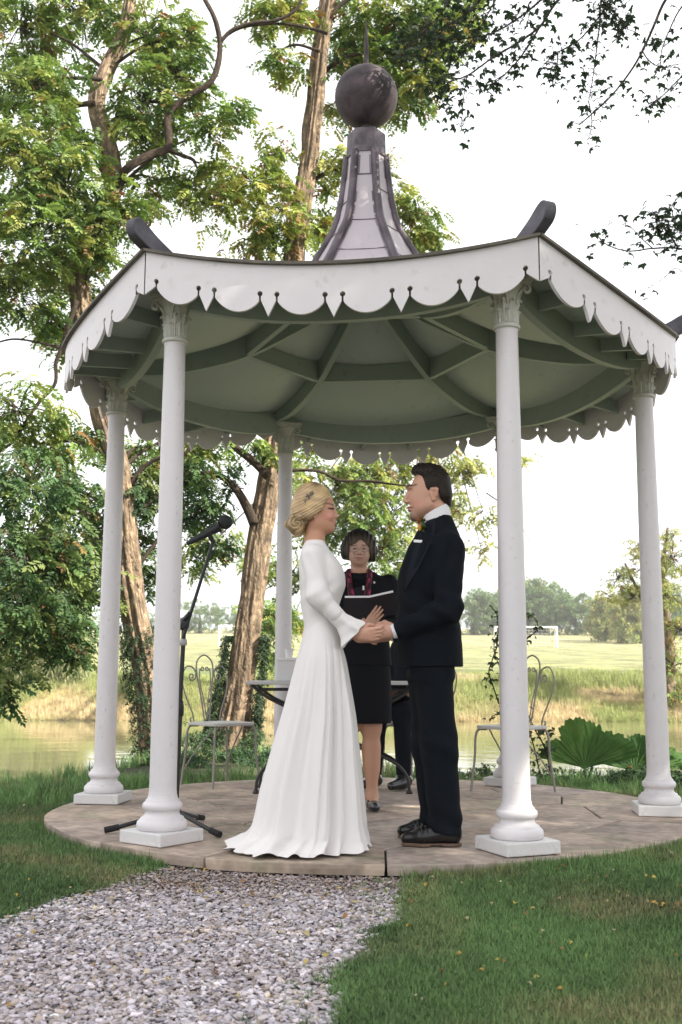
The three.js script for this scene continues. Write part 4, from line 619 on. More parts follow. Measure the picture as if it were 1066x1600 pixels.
{
  seed = 547;
  const b0 = at(1045, 1105, 31.5), t = thing('pond_side_tree', 'sunlit yellow-green leafy tree on the far bank at the right edge', 'tree', [b0.x, 0.1, b0.z]), items = [], tw = [];
  obj('trunk', [limb([V3(0, -0.4, 0), V3(0.1, 1.6, 0), V3(-0.1, 3.4, 0.2), V3(0.2, 5, 0)], [0.2, 0.16, 0.1, 0.04], { seg: 20, rs: 12, bump: 0.04 }), limb([V3(0, 1.2, 0), V3(-0.6, 2.6, 0.2), V3(-1.2, 3.9, 0.3)], [0.1, 0.07, 0.03], { seg: 14, rs: 8 })], M.bark, t);
  for (const [px, py, r, n, d] of [[1050, 870, 34, 90, 31], [1010, 890, 34, 80, 31], [965, 905, 24, 40, 31], [1040, 930, 36, 100, 30.5], [990, 935, 26, 40, 31], [1060, 985, 32, 80, 30.5], [1052, 1040, 30, 70, 30.5], [1062, 1090, 26, 50, 30.5], [1000, 850, 24, 30, 31], [1055, 835, 22, 26, 31.4], [950, 930, 14, 14, 31]]) { const c = at(px, py, d).sub(t.position); cluster(items, tw, c, r / FOC * d, n * 2.3, 0.2, py > 1000 ? 'locust' : 'yellow', { per: 7, autumn: py > 950 ? 0.2 : 0.06, droop: 0.4 }); }
  crownOf(t, BROAD, items); twigsOf(t, tw, 0.014);
}
// tall grass and reeds of the far bank, low growth of the near bank
{
  seed = 557;
  const blades = (n, h, spread, w) => { const P = []; for (let i = 0; i < n; i++) { const a = rr(0, 6.28), s = spread * Math.sqrt(rnd()), x = Math.cos(a) * s, z = Math.sin(a) * s, hh = h * rr(0.6, 1.1), l = hh * rr(0.05, 0.45), b = rr(0, 6.28), dx = Math.cos(b) * l, dz = Math.sin(b) * l, px = -Math.sin(b) * w, pz = Math.cos(b) * w; const A = [x + px, 0, z + pz], B = [x - px, 0, z - pz], C = [x + dx * 0.4 + px * 0.8, hh * 0.6, z + dz * 0.4 + pz * 0.8], D = [x + dx * 0.4 - px * 0.8, hh * 0.6, z + dz * 0.4 - pz * 0.8], E = [x + dx, hh * 0.95, z + dz]; P.push(...A, ...B, ...C, ...B, ...D, ...C, ...C, ...D, ...E); } return fromTris(P); };
  const reeds = [[], []];
  for (let i = 0; i < 15000; i++) {
    const d = 29.2 + Math.pow(rnd(), 1.3) * 8.5, x = rr(-0.36, 0.36) * d, f = d - shoreFar(x); if (f < -0.35) continue;
    const k = rr(0.75, 1.25), n = noise3(x * 0.5, d * 0.5, 8), green = clamp((n - 0.34) * 5 + (x > 1 ? 0.1 : x < -2 ? 0.6 : 0.25) * (f > 1.3 ? 1 : 0) + (f > 3 ? 0.4 : 0)), c = [lerp(0.58, 0.32, green), lerp(0.48, 0.36, green), lerp(0.29, 0.14, green)];
    reeds[i % 2].push({ p: V3(x, groundY(x, d) - 0.03, -d), q: turned(0, rr(0, 6.28), 0), s: (f < 1.5 ? 0.36 : 0.22 + 0.5 * clamp(n * 1.5 - 0.3)) * rr(0.5, 1.1) * (f > 5 ? 0.5 : 0.9) * (x < -2 ? 0.75 : 1), c: lin(c[0] * k, c[1] * k, c[2] * k) });
  }
  const g = new THREE.Group(); g.name = 'bank_reeds'; scene.add(g); tag(g, 'straw coloured reeds and rough grass along the far bank of the pond', 'reeds', null, 'stuff');
  reeds.forEach(r => scatter('reed_blades', blades(16, 1, 0.32, 0.014), M.grass, r, g));
  // plants round the feet of the trees
  const items = []; for (const [px, py, d, r, n] of [[240, 1185, 10.6, 26, 50], [300, 1160, 10.8, 22, 34], [300, 1190, 10.3, 22, 40], [335, 1185, 11, 26, 40], [375, 1185, 10.9, 30, 70], [415, 1185, 10.5, 26, 60], [400, 1150, 11.2, 18, 20], [255, 1140, 11, 18, 26], [345, 1150, 11.4, 18, 20], [500, 1190, 10.6, 26, 40], [720, 1212, 9.6, 18, 26], [755, 1208, 9.6, 18, 26], [850, 1215, 9, 14, 24], [1010, 1215, 8.7, 24, 50], [960, 1222, 8.6, 20, 40], [890, 1222, 8.7, 20, 40], [1066, 1215, 8.2, 22, 40]]) cluster(items, null, at(px, py, d), r / FOC * d, n * 2, 0.085, 'ivy', { per: 6, autumn: 0.02, droop: 0.1, flat: 0.6, depth: 1.1 });
  for (const it of items) it.c.multiplyScalar(1.9);
  const low = new THREE.Group(); low.name = 'bank_plants'; scene.add(low); tag(low, 'low leafy plants and ivy growing on the near pond bank', 'ground cover', null, 'stuff');
  BROAD.forEach((b, k) => scatter('plant_leaves', b, M.leaf, items.filter((_, i) => i % 2 === k), low));
}
// gunnera with huge lobed leaves
{
  seed = 563;
  const leafMatG = leafMat(lin(0.075, 0.16, 0.035), 0.4); const dark = leafMat(lin(0.05, 0.12, 0.03), 0.35);
  const base = at(915, 1222, 8.9), t = thing('gunnera_plant', 'dark green gunnera with huge lobed leaves on the bank right of the front pillar', 'plant', [base.x, -0.15, base.z]);
  const leafG = (R, open, phase) => { // a lobed umbrella cupped upwards, its stalk at the origin
    const N = 14, A = 150, pos = [], idx = [];
    for (let i = 0; i <= N; i++) for (let j = 0; j <= A; j++) {
      const th = (j / A - 0.5) * open, q = i / N, lobe = 0.7 + 0.3 * Math.pow(Math.abs(Math.cos(th * 2.6 + phase)), 0.45) + 0.05 * (Math.abs(((th * 4.3 + phase) % 1 + 1) % 1 - 0.5) * 2 - 0.5) + 0.045 * (noise3(th * 14, phase * 9, 2) - 0.5) * 2 + 0.02 * Math.sin(th * 61), r = q * R * lobe;
      const fold = 0.05 * R * q * Math.cos(th * 5.2 + phase) + 0.07 * R * q * (noise3(q * 5, th * 7, 4) - 0.5) + 0.05 * R * q * (noise3(q * 14, th * 18, 7) - 0.5);
      pos.push(Math.sin(th) * r, Math.cos(th) * r * 0.92, 0.22 * R * Math.pow(q, 1.6) * Math.abs(Math.sin(th * 0.7)) + fold + 0.1 * R * q * q);
    }
    for (let i = 0; i < N; i++) for (let j = 0; j < A; j++) { const a = i * (A + 1) + j, b = a + A + 1; idx.push(a, b, a + 1, a + 1, b, b + 1); }
    const g = new THREE.BufferGeometry(); g.setAttribute('position', new THREE.Float32BufferAttribute(pos, 3)); g.setIndex(idx); g.computeVertexNormals();
    const veins = []; for (let k = -4; k <= 4; k++) { const th = k / 4.5 * open / 2; veins.push(rod([0, 0, 0.0], [Math.sin(th) * R * 0.75, Math.cos(th) * R * 0.7, 0.16 * R * Math.abs(Math.sin(th * 0.7)) + 0.05 * R], 0.008 * R / 0.4, 0.002, 5)); }
    return [g, merge(veins)];
  };
  const put = (px, py, d, R, open, ph, rx, ry, rz, m) => { const p = at(px, py, d).sub(t.position), [g, v] = leafG(R, open, ph); const grp = new THREE.Group(); grp.name = 'gunnera_leaf'; grp.position.copy(p); grp.rotation.set(rx, ry, rz); t.add(grp); obj('leaf_blade', g, m, grp); obj('leaf_vein', v, leafMatG, grp); obj('stalk', limb([V3(p.x * 0.4, 0, p.z * 0.4), V3(p.x * 0.8, p.y * 0.55, p.z), p], [0.02, 0.016, 0.011], { seg: 12, rs: 8 }), leafMatG, t); };
  put(914, 1200, 8.9, 0.43, 2.75, 0.4, -0.12, 0.15, 0.02, leafMatG);
  put(926, 1194, 9.1, 0.31, 1.9, 1.2, -0.5, -0.2, -0.75, dark);
  put(992, 1204, 9.1, 0.33, 2.7, 2.2, -0.2, -0.1, 0.05, dark);
  put(1020, 1200, 9.4, 0.3, 2.5, 0.9, -0.3, 0.2, -0.35, leafMatG);
}
// thin trailing climber beside the back right pillar
{
  seed = 571;
  const b = at(860, 1232, 8.75), t = thing('trailing_climber', 'thin trailing climber with small leaves behind the front right pillar', 'climbing plant', [b.x, -0.1, b.z]), lv = [], st = [];
  const S = [[[862, 1240], [858, 1195], [850, 1165], [836, 1140], [826, 1118], [818, 1095], [808, 1060], [800, 1020], [790, 980], [782, 940]], [[850, 1240], [842, 1200], [834, 1165], [826, 1140], [815, 1110], [800, 1080], [780, 1040], [772, 1010], [780, 985]], [[800, 1020], [822, 1000], [838, 985], [840, 972], [830, 960]], [[815, 1110], [790, 1110], [768, 1120]], [[836, 1140], [850, 1140], [858, 1143]], [[842, 1170], [850, 1172], [862, 1166]], [[780, 1100], [770, 1070], [764, 1050], [770, 1030], [778, 1000], [776, 960], [766, 945]]];
  for (const list of S) { const pts = list.map((p, i) => at(p[0], p[1], 8.7 + 0.05 * Math.sin(i * 2)).sub(t.position)); st.push(limb(pts, [0.006, 0.005, 0.003], { seg: 40, rs: 6 })); const c = new THREE.CatmullRomCurve3(pts, false, 'centripetal'); for (let i = 0; i < list.length * 9; i++) { const p = c.getPointAt(rnd()), k = rr(0.8, 1.2); lv.push({ p: p.add(V3(gauss() * 0.04, gauss() * 0.03, gauss() * 0.04)), q: turned(rr(-0.3, 1.2), rr(0, 6.28), rr(-0.6, 0.6)), s: rr(0.05, 0.085), c: lin(0.05 * k, 0.085 * k, 0.03 * k) }); } }
  obj('stem', merge(st), M.barkDark, t); const one = []; leaflet(one, 0, 0, 0, 0, -0.1, 1, 0.6, 0.42); leaflet(one, 0, 0, 0.05, 0.9, -0.2, 0.4, 0.45, 0.32); crownOf(t, [fromTris(one)], lv, 'leaves');
}
// white football goals far off on the field
for (const [px, label] of [[823, 'white football goal on the far field right of the couple'], [390, 'white football goal on the far field, half hidden by the tall tree trunk']]) {
  const d = 127, c = at(px, 1010, d), y = groundY(c.x, d), t = thing('football_goal', label, 'goal', [c.x, y, -d], 0, 'football goals on the field'), w = 3.62, h = 2.44, m = std(lin(0.85, 0.85, 0.85), 0.5);
  obj('post', rod([-w, -0.1, 0], [-w, h, 0], 0.09), m, t); obj('post', rod([w, -0.1, 0], [w, h, 0], 0.09), m, t); obj('crossbar', rod([-w - 0.06, h, 0], [w + 0.06, h, 0], 0.09), m, t);
  const net = []; for (let i = 0; i <= 14; i++) net.push(rod([lerp(-w, w, i / 14), h, -0.9], [lerp(-w, w, i / 14), 0, -2.0], 0.012, 0.012, 3)); for (let i = 0; i <= 7; i++) net.push(rod([-w, h * i / 7, -2.0 + 1.1 * i / 7], [w, h * i / 7, -2.0 + 1.1 * i / 7], 0.012, 0.012, 3)); obj('net', net, m, t);
  obj('stay', [rod([-w, h, 0], [-w, h, -0.9], 0.05), rod([w, h, 0], [w, h, -0.9], 0.05), rod([-w, h, -0.9], [-w, 0, -2], 0.05), rod([w, h, -0.9], [w, 0, -2], 0.05)], m, t);
}
scene.fog = new THREE.FogExp2(new THREE.Color(0.95, 0.97, 1.0), 0.0006);
// ---------------------------------------------------------------- chairs, table, microphone
function bistroChair(label, pos, turn, seatTone) { // back towards -z of the chair
  const t = thing('bistro_chair', label, 'chair', pos, turn, 'metal garden chairs'), H = 0.452;
  const sh = new THREE.Shape(), s = 0.185, r = 0.07; sh.moveTo(-s + r, -s); sh.lineTo(s - r, -s); sh.quadraticCurveTo(s, -s, s, -s + r); sh.lineTo(s, s - r); sh.quadraticCurveTo(s, s, s - r, s); sh.lineTo(-s + r, s); sh.quadraticCurveTo(-s, s, -s, s - r); sh.lineTo(-s, -s + r); sh.quadraticCurveTo(-s, -s, -s + r, -s);
  obj('seat', new THREE.ExtrudeGeometry(sh, { depth: 0.012, bevelEnabled: true, bevelSize: 0.006, bevelThickness: 0.005, bevelSegments: 3, curveSegments: 8 }).rotateX(-Math.PI / 2).translate(0, H - 0.012, 0), M.chairSeat, t);
  for (const [x, z] of [[-1, 1], [1, 1], [-1, -1], [1, -1]]) { obj('leg', tube([[x * 0.12, H - 0.02, z * 0.12], [x * 0.165, H - 0.026, z * 0.165], [x * 0.178, H - 0.07, z * 0.178], [x * 0.183, H - 0.2, z * 0.183], [x * 0.205, 0.006, z * 0.205]], 0.0085, 30, 8), M.wire, t); }
  for (const x of [-1, 1]) obj('leg_stay', tube([[x * 0.12, H - 0.02, 0.1], [x * 0.13, H - 0.06, 0.06], [x * 0.17, H - 0.24, -0.12], [x * 0.195, 0.1, -0.196]], 0.0055, 24, 6), M.wire, t);
  const bz = y => -0.185 - 0.12 * (y - H), P = (x, y) => V3(x, H + y, bz(H + y));
  const spiral = (cx, cy, r0, a0, sg, turns = 1.6) => { const p = []; for (let i = 0; i <= 18; i++) { const q = i / 18, a = a0 + sg * q * turns * 6.28, rd = r0 * (1 - 0.72 * q); p.push(P(cx + Math.cos(a) * rd, cy + Math.sin(a) * rd)); } return p; };
  const back = new THREE.Group(); back.name = 'backrest'; t.add(back);
  obj('back_loop', tube([P(-0.02, 0), P(-0.05, 0.22), P(-0.075, 0.38), P(-0.065, 0.45), P(-0.03, 0.485), P(0, 0.495), P(0.03, 0.485), P(0.065, 0.45), P(0.075, 0.38), P(0.05, 0.22), P(0.02, 0)], 0.0062, 80, 8), M.wire, back);
  for (const sg of [-1, 1]) {
    obj('back_scroll', tube([P(sg * 0.115, 0), P(sg * 0.125, 0.06), P(sg * 0.17, 0.17), P(sg * 0.2, 0.27), P(sg * 0.195, 0.36), P(sg * 0.155, 0.41), P(sg * 0.105, 0.4), P(sg * 0.082, 0.36), ...spiral(sg * 0.118, 0.335, 0.034, sg > 0 ? Math.PI * 0.9 : Math.PI * 0.1, sg, 1.2)], 0.0056, 90, 7), M.wire, back);
    obj('back_scroll', tube([...spiral(sg * 0.022, 0.395, 0.02, sg > 0 ? 0 : Math.PI, -sg, 1.2).reverse(), P(sg * 0.048, 0.37), P(sg * 0.045, 0.28), P(sg * 0.02, 0.16), P(sg * 0.004, 0.02)], 0.0045, 60, 6), M.wire, back);
    obj('back_foot', tube([P(sg * 0.09, 0.002), P(sg * 0.13, -0.004), P(sg * 0.15, 0.02), P(sg * 0.14, 0.035)], 0.006, 20, 6), M.wire, back);
  }
  obj('back_rail', tube([P(-0.14, 0.0), P(0, -0.004), P(0.14, 0.0)], 0.006, 20, 6), M.wire, back);
  return t;
}
bistroChair('thin metal garden chair with scrolled fan back left of the bride', [-0.875, 0, -8.0], 0.72);
bistroChair('thin metal garden chair with scrolled fan back half hidden by the front right pillar', [1.2, 0, -7.62], -0.85);
bistroChair('thin metal garden chair under the seated dark-suited person behind the groom', [0.58, 0, -8.13], -Math.PI / 2 + 0.9);
{
  const t = thing('folding_table', 'grey topped garden table with black curved iron legs behind the bride', 'table', [-0.05, 0, -7.72]);
  obj('table_top', chamfer(1.2, 0.024, 0.52, 0.006).translate(0, 0.736, 0), std(lin(0.58, 0.57, 0.57), 0.55, { map: T.paint }), t);
  obj('apron_rail', [rod([-0.53, 0.7, 0.2], [0.53, 0.7, 0.2], 0.008), rod([-0.53, 0.7, -0.2], [0.53, 0.7, -0.2], 0.008)], M.iron, t);
  for (const z of [0.2, -0.2]) for (const sg of [-1, 1]) { const zz = z + sg * 0.012; obj('leg', tube([[sg * 0.565, 0.735, zz], [sg * 0.54, 0.71, zz], [sg * 0.46, 0.65, zz], [sg * 0.34, 0.59, zz], [sg * 0.16, 0.5, zz], [0, 0.4, zz], [-sg * 0.2, 0.3, zz], [-sg * 0.36, 0.24, zz], [-sg * 0.46, 0.18, zz], [-sg * 0.515, 0.1, zz], [-sg * 0.525, 0.02, zz], [-sg * 0.525, 0.004, zz]], 0.0105, 60, 8), M.iron, t); obj('foot', lathe([[0, 0.001], [0.024, 0.001], [0.022, 0.012], [0.012, 0.03], [0, 0.032]], 14).translate(-sg * 0.525, 0, zz), M.iron, t); }
  obj('stretcher', rod([0, 0.4, 0.2], [0, 0.4, -0.2], 0.008), M.iron, t);
  const b = thing('card_box', 'small white lidded box standing on the garden table beside the back pillar', 'box', [-0.345, 0.7605, -7.68]);
  obj('box_body', chamfer(0.2, 0.14, 0.15, 0.004), std(lin(0.74, 0.72, 0.72), 0.5, { map: T.paint }), b); obj('lid', chamfer(0.212, 0.022, 0.162, 0.005).translate(0, 0.1405, 0), std(lin(0.76, 0.74, 0.74), 0.5), b); obj('knob', new THREE.SphereGeometry(0.009, 12, 8).translate(0.05, 0.07, 0.079), M.wire, b);
  const c = thing('cup', 'small white flared cup standing on top of the white box', 'cup', [-0.365, 0.9235, -7.66]);
  obj('bowl', lathe([[0, 0.004], [0.02, 0.004], [0.022, 0.0], [0.026, 0.0], [0.025, 0.012], [0.03, 0.045], [0.038, 0.06], [0.036, 0.06], [0.027, 0.045], [0.022, 0.014], [0, 0.012]], 28), std(lin(0.78, 0.77, 0.77), 0.3), c);
}
{
  const cx = -0.865, cz = -5.79, t = thing('microphone_stand', 'black tripod microphone stand behind the front left pillar', 'microphone stand', [cx, 0, cz]);
  for (const [x, z] of [[-1.208, -5.662], [-0.6, -5.526], [-0.765, -6.147]]) { const fx = x - cx, fz = z - cz; obj('leg', rod([0, 0.1, 0], [fx * 0.9, 0.022, fz * 0.9], 0.0115), M.black, t); obj('rubber_foot', rod([fx * 0.8, 0.03, fz * 0.8], [fx, 0.0175, fz], 0.0165), M.rubber, t); }
  obj('hub', lathe([[0, 0.06], [0.02, 0.06], [0.026, 0.075], [0.026, 0.13], [0.02, 0.15], [0.014, 0.17], [0, 0.17]], 20), M.black, t);
  const top = at(288, 975, 5.79).sub(t.position), lower = 0.62;
  obj('pole', [rod([0, 0.15, 0], [0.008, lower, 0], 0.0165), lathe([[0, 0], [0.022, 0], [0.023, 0.05], [0.018, 0.08], [0, 0.08]], 18).translate(0.008, lower - 0.03, 0)], M.black, t);
  obj('upper_pole', rod([0.008, lower, 0], [top.x, top.y, 0], 0.0125), M.black, t);
  obj('collar', [lathe([[0, 0], [0.019, 0], [0.02, 0.025], [0.015, 0.035], [0, 0.035]], 18).translate(top.x - 0.002, top.y - 0.115, 0)], std(lin(0.4, 0.4, 0.4), 0.4), t);
  obj('clutch', [new THREE.SphereGeometry(0.03, 18, 12).scale(1, 1.3, 1).translate(top.x, top.y, 0), rod([top.x - 0.01, top.y + 0.01, 0.012], [top.x + 0.035, top.y + 0.055, 0.03], 0.012, 0.016), rod([top.x, top.y - 0.01, -0.03], [top.x, top.y - 0.01, 0.04], 0.014)], M.black, t);
  const b0 = at(284, 995, 5.79).sub(t.position), b1 = at(334, 843, 5.79).sub(t.position); obj('boom', rod([b0.x + 0.012, b0.y, 0.02], [b1.x, b1.y, 0.0], 0.0095), M.black, t);
  const k = thing('microphone', 'black handheld microphone clipped to the top of the stand', 'microphone', [0, 0, 0]), m0 = at(297, 847, 5.79), m1 = at(341, 824, 5.8), m2 = at(352, 816, 5.8), dir = m1.clone().sub(m0).normalize();
  obj('handle', rod(m0, m1, 0.0155, 0.026, 18), M.black, k); obj('cable_plug', rod(m0.clone().addScaledVector(dir, -0.02), m0, 0.011, 0.013, 12), M.black, k);
  obj('grille_ring', rod(m1.clone().addScaledVector(dir, -0.004), m1.clone().addScaledVector(dir, 0.008), 0.034, 0.037, 20), M.black, k); obj('grille', new THREE.SphereGeometry(0.041, 24, 18).scale(1, 0.95, 0.95).translate(m2.x, m2.y, m2.z), std(lin(0.016, 0.016, 0.016), 0.75, { bumpMap: T.cloth, bumpScale: 0.002 }), k);
  obj('clip', rod([b1.x + cx, b1.y - 0.02, cz], [m0.x * 0.35 + m1.x * 0.65, m0.y * 0.35 + m1.y * 0.65, cz - 0.004], 0.011, 0.016, 12), M.rubber, t).position.set(-cx, 0, -cz);
}
// ---------------------------------------------------------------- people: distance fields meshed by surface nets
function netMesh(f, lo, hi, cell, color) {
  const nx = Math.ceil((hi[0] - lo[0]) / cell) + 2, ny = Math.ceil((hi[1] - lo[1]) / cell) + 2, nz = Math.ceil((hi[2] - lo[2]) / cell) + 2, F = new Float32Array(nx * ny * nz);
  const I = (i, j, k) => i + nx * (j + ny * k);
  for (let k = 0; k < nz; k++) for (let j = 0; j < ny; j++) for (let i = 0; i < nx; i++) F[I(i, j, k)] = f(lo[0] + i * cell, lo[1] + j * cell, lo[2] + k * cell);
  const vert = new Int32Array(nx * ny * nz).fill(-1), pos = [], idx = [];
  for (let k = 0; k < nz - 1; k++) for (let j = 0; j < ny - 1; j++) for (let i = 0; i < nx - 1; i++) {
    let m = 0, n = 0, x = 0, y = 0, z = 0; const v = [];
    for (let c = 0; c < 8; c++) { const q = F[I(i + (c & 1), j + (c >> 1 & 1), k + (c >> 2))]; v.push(q); if (q < 0) m |= 1 << c; }
    if (m === 0 || m === 255) continue;
    for (let a = 0; a < 8; a++) for (const bit of [1, 2, 4]) { if (a & bit) continue; const b = a | bit; if (v[a] < 0 === v[b] < 0) continue; const t = v[a] / (v[a] - v[b]); x += (a & 1) + (bit === 1 ? t : 0); y += (a >> 1 & 1) + (bit === 2 ? t : 0); z += (a >> 2) + (bit === 4 ? t : 0); n++; }
    vert[I(i, j, k)] = pos.length / 3; pos.push(lo[0] + (i + x / n) * cell, lo[1] + (j + y / n) * cell, lo[2] + (k + z / n) * cell);
  }
  for (let k = 1; k < nz - 1; k++) for (let j = 1; j < ny - 1; j++) for (let i = 1; i < nx - 1; i++) {
    const s = F[I(i, j, k)] < 0;
    const quad = (a, b, c, d, flip) => { if (a < 0 || b < 0 || c < 0 || d < 0) return; flip ? idx.push(a, c, b, a, d, c) : idx.push(a, b, c, a, c, d); };
    if (s !== F[I(i + 1, j, k)] < 0) quad(vert[I(i, j - 1, k - 1)], vert[I(i, j, k - 1)], vert[I(i, j, k)], vert[I(i, j - 1, k)], !s);
    if (s !== F[I(i, j + 1, k)] < 0) quad(vert[I(i - 1, j, k - 1)], vert[I(i - 1, j, k)], vert[I(i, j, k)], vert[I(i, j, k - 1)], !s);
    if (s !== F[I(i, j, k + 1)] < 0) quad(vert[I(i - 1, j - 1, k)], vert[I(i, j - 1, k)], vert[I(i, j, k)], vert[I(i - 1, j, k)], !s);
  }
  const g = new THREE.BufferGeometry(), nrm = new Float32Array(pos.length), e = cell * 0.6, uv = new Float32Array(pos.length / 3 * 2), col = color ? new Float32Array(pos.length) : null;
  for (let q = 0; q < pos.length; q += 3) {
    const x = pos[q], y = pos[q + 1], z = pos[q + 2]; let a = f(x + e, y, z) - f(x - e, y, z), b = f(x, y + e, z) - f(x, y - e, z), c = f(x, y, z + e) - f(x, y, z - e); const l = Math.hypot(a, b, c) || 1; nrm[q] = a / l; nrm[q + 1] = b / l; nrm[q + 2] = c / l; uv[q / 3 * 2] = (x + z) * 4; uv[q / 3 * 2 + 1] = y * 4;
    if (color) { const cc = color(x, y, z); col[q] = cc[0]; col[q + 1] = cc[1]; col[q + 2] = cc[2]; }
  }
  g.setAttribute('position', new THREE.Float32BufferAttribute(pos, 3)); g.setAttribute('normal', new THREE.BufferAttribute(nrm, 3)); g.setAttribute('uv', new THREE.BufferAttribute(uv, 2)); if (color) g.setAttribute('color', new THREE.BufferAttribute(col, 3)); g.setIndex(idx); return g;
}
const capD = (a, b, r0, r1, sz = 1) => { const bx_ = b[0] - a[0], by = b[1] - a[1], bz = b[2] - a[2], L = bx_ * bx_ + by * by + bz * bz; return (x, y, z) => { const px = x - a[0], py = y - a[1], pz = z - a[2], h = clamp((px * bx_ + py * by + pz * bz) / L); return Math.hypot(px - bx_ * h, py - by * h, (pz - bz * h) * sz) - (r0 + (r1 - r0) * h); }; };
const ellD = (c, r) => { const m = Math.min(...r); return (x, y, z) => { const k = Math.hypot((x - c[0]) / r[0], (y - c[1]) / r[1], (z - c[2]) / r[2]); const k2 = Math.hypot((x - c[0]) / (r[0] * r[0]), (y - c[1]) / (r[1] * r[1]), (z - c[2]) / (r[2] * r[2])); return k2 < 1e-6 ? -m : k * (k - 1) / k2; }; };
const smin = (a, b, k) => { const h = Math.max(k - Math.abs(a - b), 0) / k; return Math.min(a, b) - h * h * k / 4; };
const joinD = (k, ...fs) => (x, y, z) => { let d = fs[0](x, y, z); for (let i = 1; i < fs.length; i++) d = smin(d, fs[i](x, y, z), k); return d; };
// stack of ovals: rows [y, front x, back x, half width], squareness p
const loftD = (rows, z0 = 0, p = 2.3) => {
  const A = curve1(rows.map(r => [r[0], r[1]])), B = curve1(rows.map(r => [r[0], r[2]])), W = curve1(rows.map(r => [r[0], r[3]])), y0 = rows[0][0], y1 = rows[rows.length - 1][0];
  return (x, y, z) => { const yy = clamp(y, y0, y1), a = A(yy), b = B(yy), w = W(yy), hx = Math.abs(a - b) / 2, k = Math.pow(Math.pow(Math.abs((x - (a + b) / 2) / hx), p) + Math.pow(Math.abs((z - z0) / w), p), 1 / p), d = (k - 1) * Math.min(hx, w), e = Math.max(y0 - y, y - y1); return e > 0 ? Math.hypot(Math.max(d, 0), e) : Math.max(d, e); };
};
// a hand: wrist W, knuckle direction D, thumb side S; each finger bends in a few joints towards the palm side P
function handD(Wr, D, S, scale, curls, thumb) {
  const d = V3(...D).normalize(), s0 = V3(...S), s = s0.sub(d.clone().multiplyScalar(s0.dot(d))).normalize(), p = d.clone().cross(s).normalize().multiplyScalar(thumb.flip ? -1 : 1), w = V3(...Wr), o = (a, b, c) => w.clone().addScaledVector(d, a * scale).addScaledVector(s, b * scale).addScaledVector(p, c * scale), ar = v => [v.x, v.y, v.z], fs = [];
  fs.push(capD(ar(o(0, 0, 0)), ar(o(0.03, 0, 0)), 0.024 * scale, 0.026 * scale));
  for (let i = 0; i < 4; i++) fs.push(capD(ar(o(0.02, 0.018 - i * 0.012, 0)), ar(o(0.086 - Math.abs(i - 1.2) * 0.003, 0.028 - i * 0.0185, 0)), 0.017 * scale, 0.0115 * scale));
  const palm = joinD(0.02 * scale, ...fs), fingers = [], nails = [];
  const lens = [[0.04, 0.025, 0.02], [0.044, 0.028, 0.021], [0.041, 0.026, 0.021], [0.032, 0.02, 0.018]];
  for (let i = 0; i < 4; i++) { let q = o(0.086 - Math.abs(i - 1.2) * 0.003, 0.028 - i * 0.0185, 0), ang = 0; const segs = []; lens[i].forEach((L, j) => { ang += curls[i][j]; const e = q.clone().addScaledVector(d, Math.cos(ang) * L * scale).addScaledVector(p, Math.sin(ang) * L * scale).addScaledVector(s, (1.5 - i) * 0.0014 * scale); segs.push(capD(ar(q), ar(e), (0.0102 - j * 0.001) * scale * (i === 3 ? 0.86 : 1), (0.0094 - j * 0.0012) * scale * (i === 3 ? 0.86 : 1))); q = e; }); fingers.push(joinD(0.004, ...segs)); }
  const T0 = o(0.02, 0.026, thumb.lift ?? 0.006), t1 = o(...thumb.a), t2 = o(...thumb.b), t3 = o(...thumb.c); const th = joinD(0.006, capD(ar(T0), ar(t1), 0.0165 * scale, 0.0125 * scale), capD(ar(t1), ar(t2), 0.012 * scale, 0.0105 * scale), capD(ar(t2), ar(t3), 0.0105 * scale, 0.0085 * scale));
  const all = [palm, ...fingers]; return (x, y, z) => { let q = palm(x, y, z); let ff = 1; for (const f of fingers) ff = Math.min(ff, f(x, y, z)); q = smin(q, ff, 0.008 * scale); return smin(q, th(x, y, z), 0.01 * scale); };
}
const SK = { skin: std(lin(1, 1, 1), 0.55, { vertexColors: true, bumpMap: T.fine, bumpScale: 0.0006 }) };
const skinTone = (base, spots) => (x, y, z) => { let c = base.map(v => v * (0.97 + 0.06 * noise3(x * 60, y * 60, z * 60))); for (const [p, r, col, soft] of spots) { const q = Math.hypot((x - p[0]) / r[0], (y - p[1]) / r[1], (z - p[2]) / r[2]); const k = 1 - sstep(1 - (soft ?? 0.4), 1 + (soft ?? 0.4), q); c = c.map((v, i) => lerp(v, col[i], k)); } return c; };
const mirror = (list) => list.concat(list.map(([p, ...r]) => [[p[0], p[1], -p[2]], ...r]));

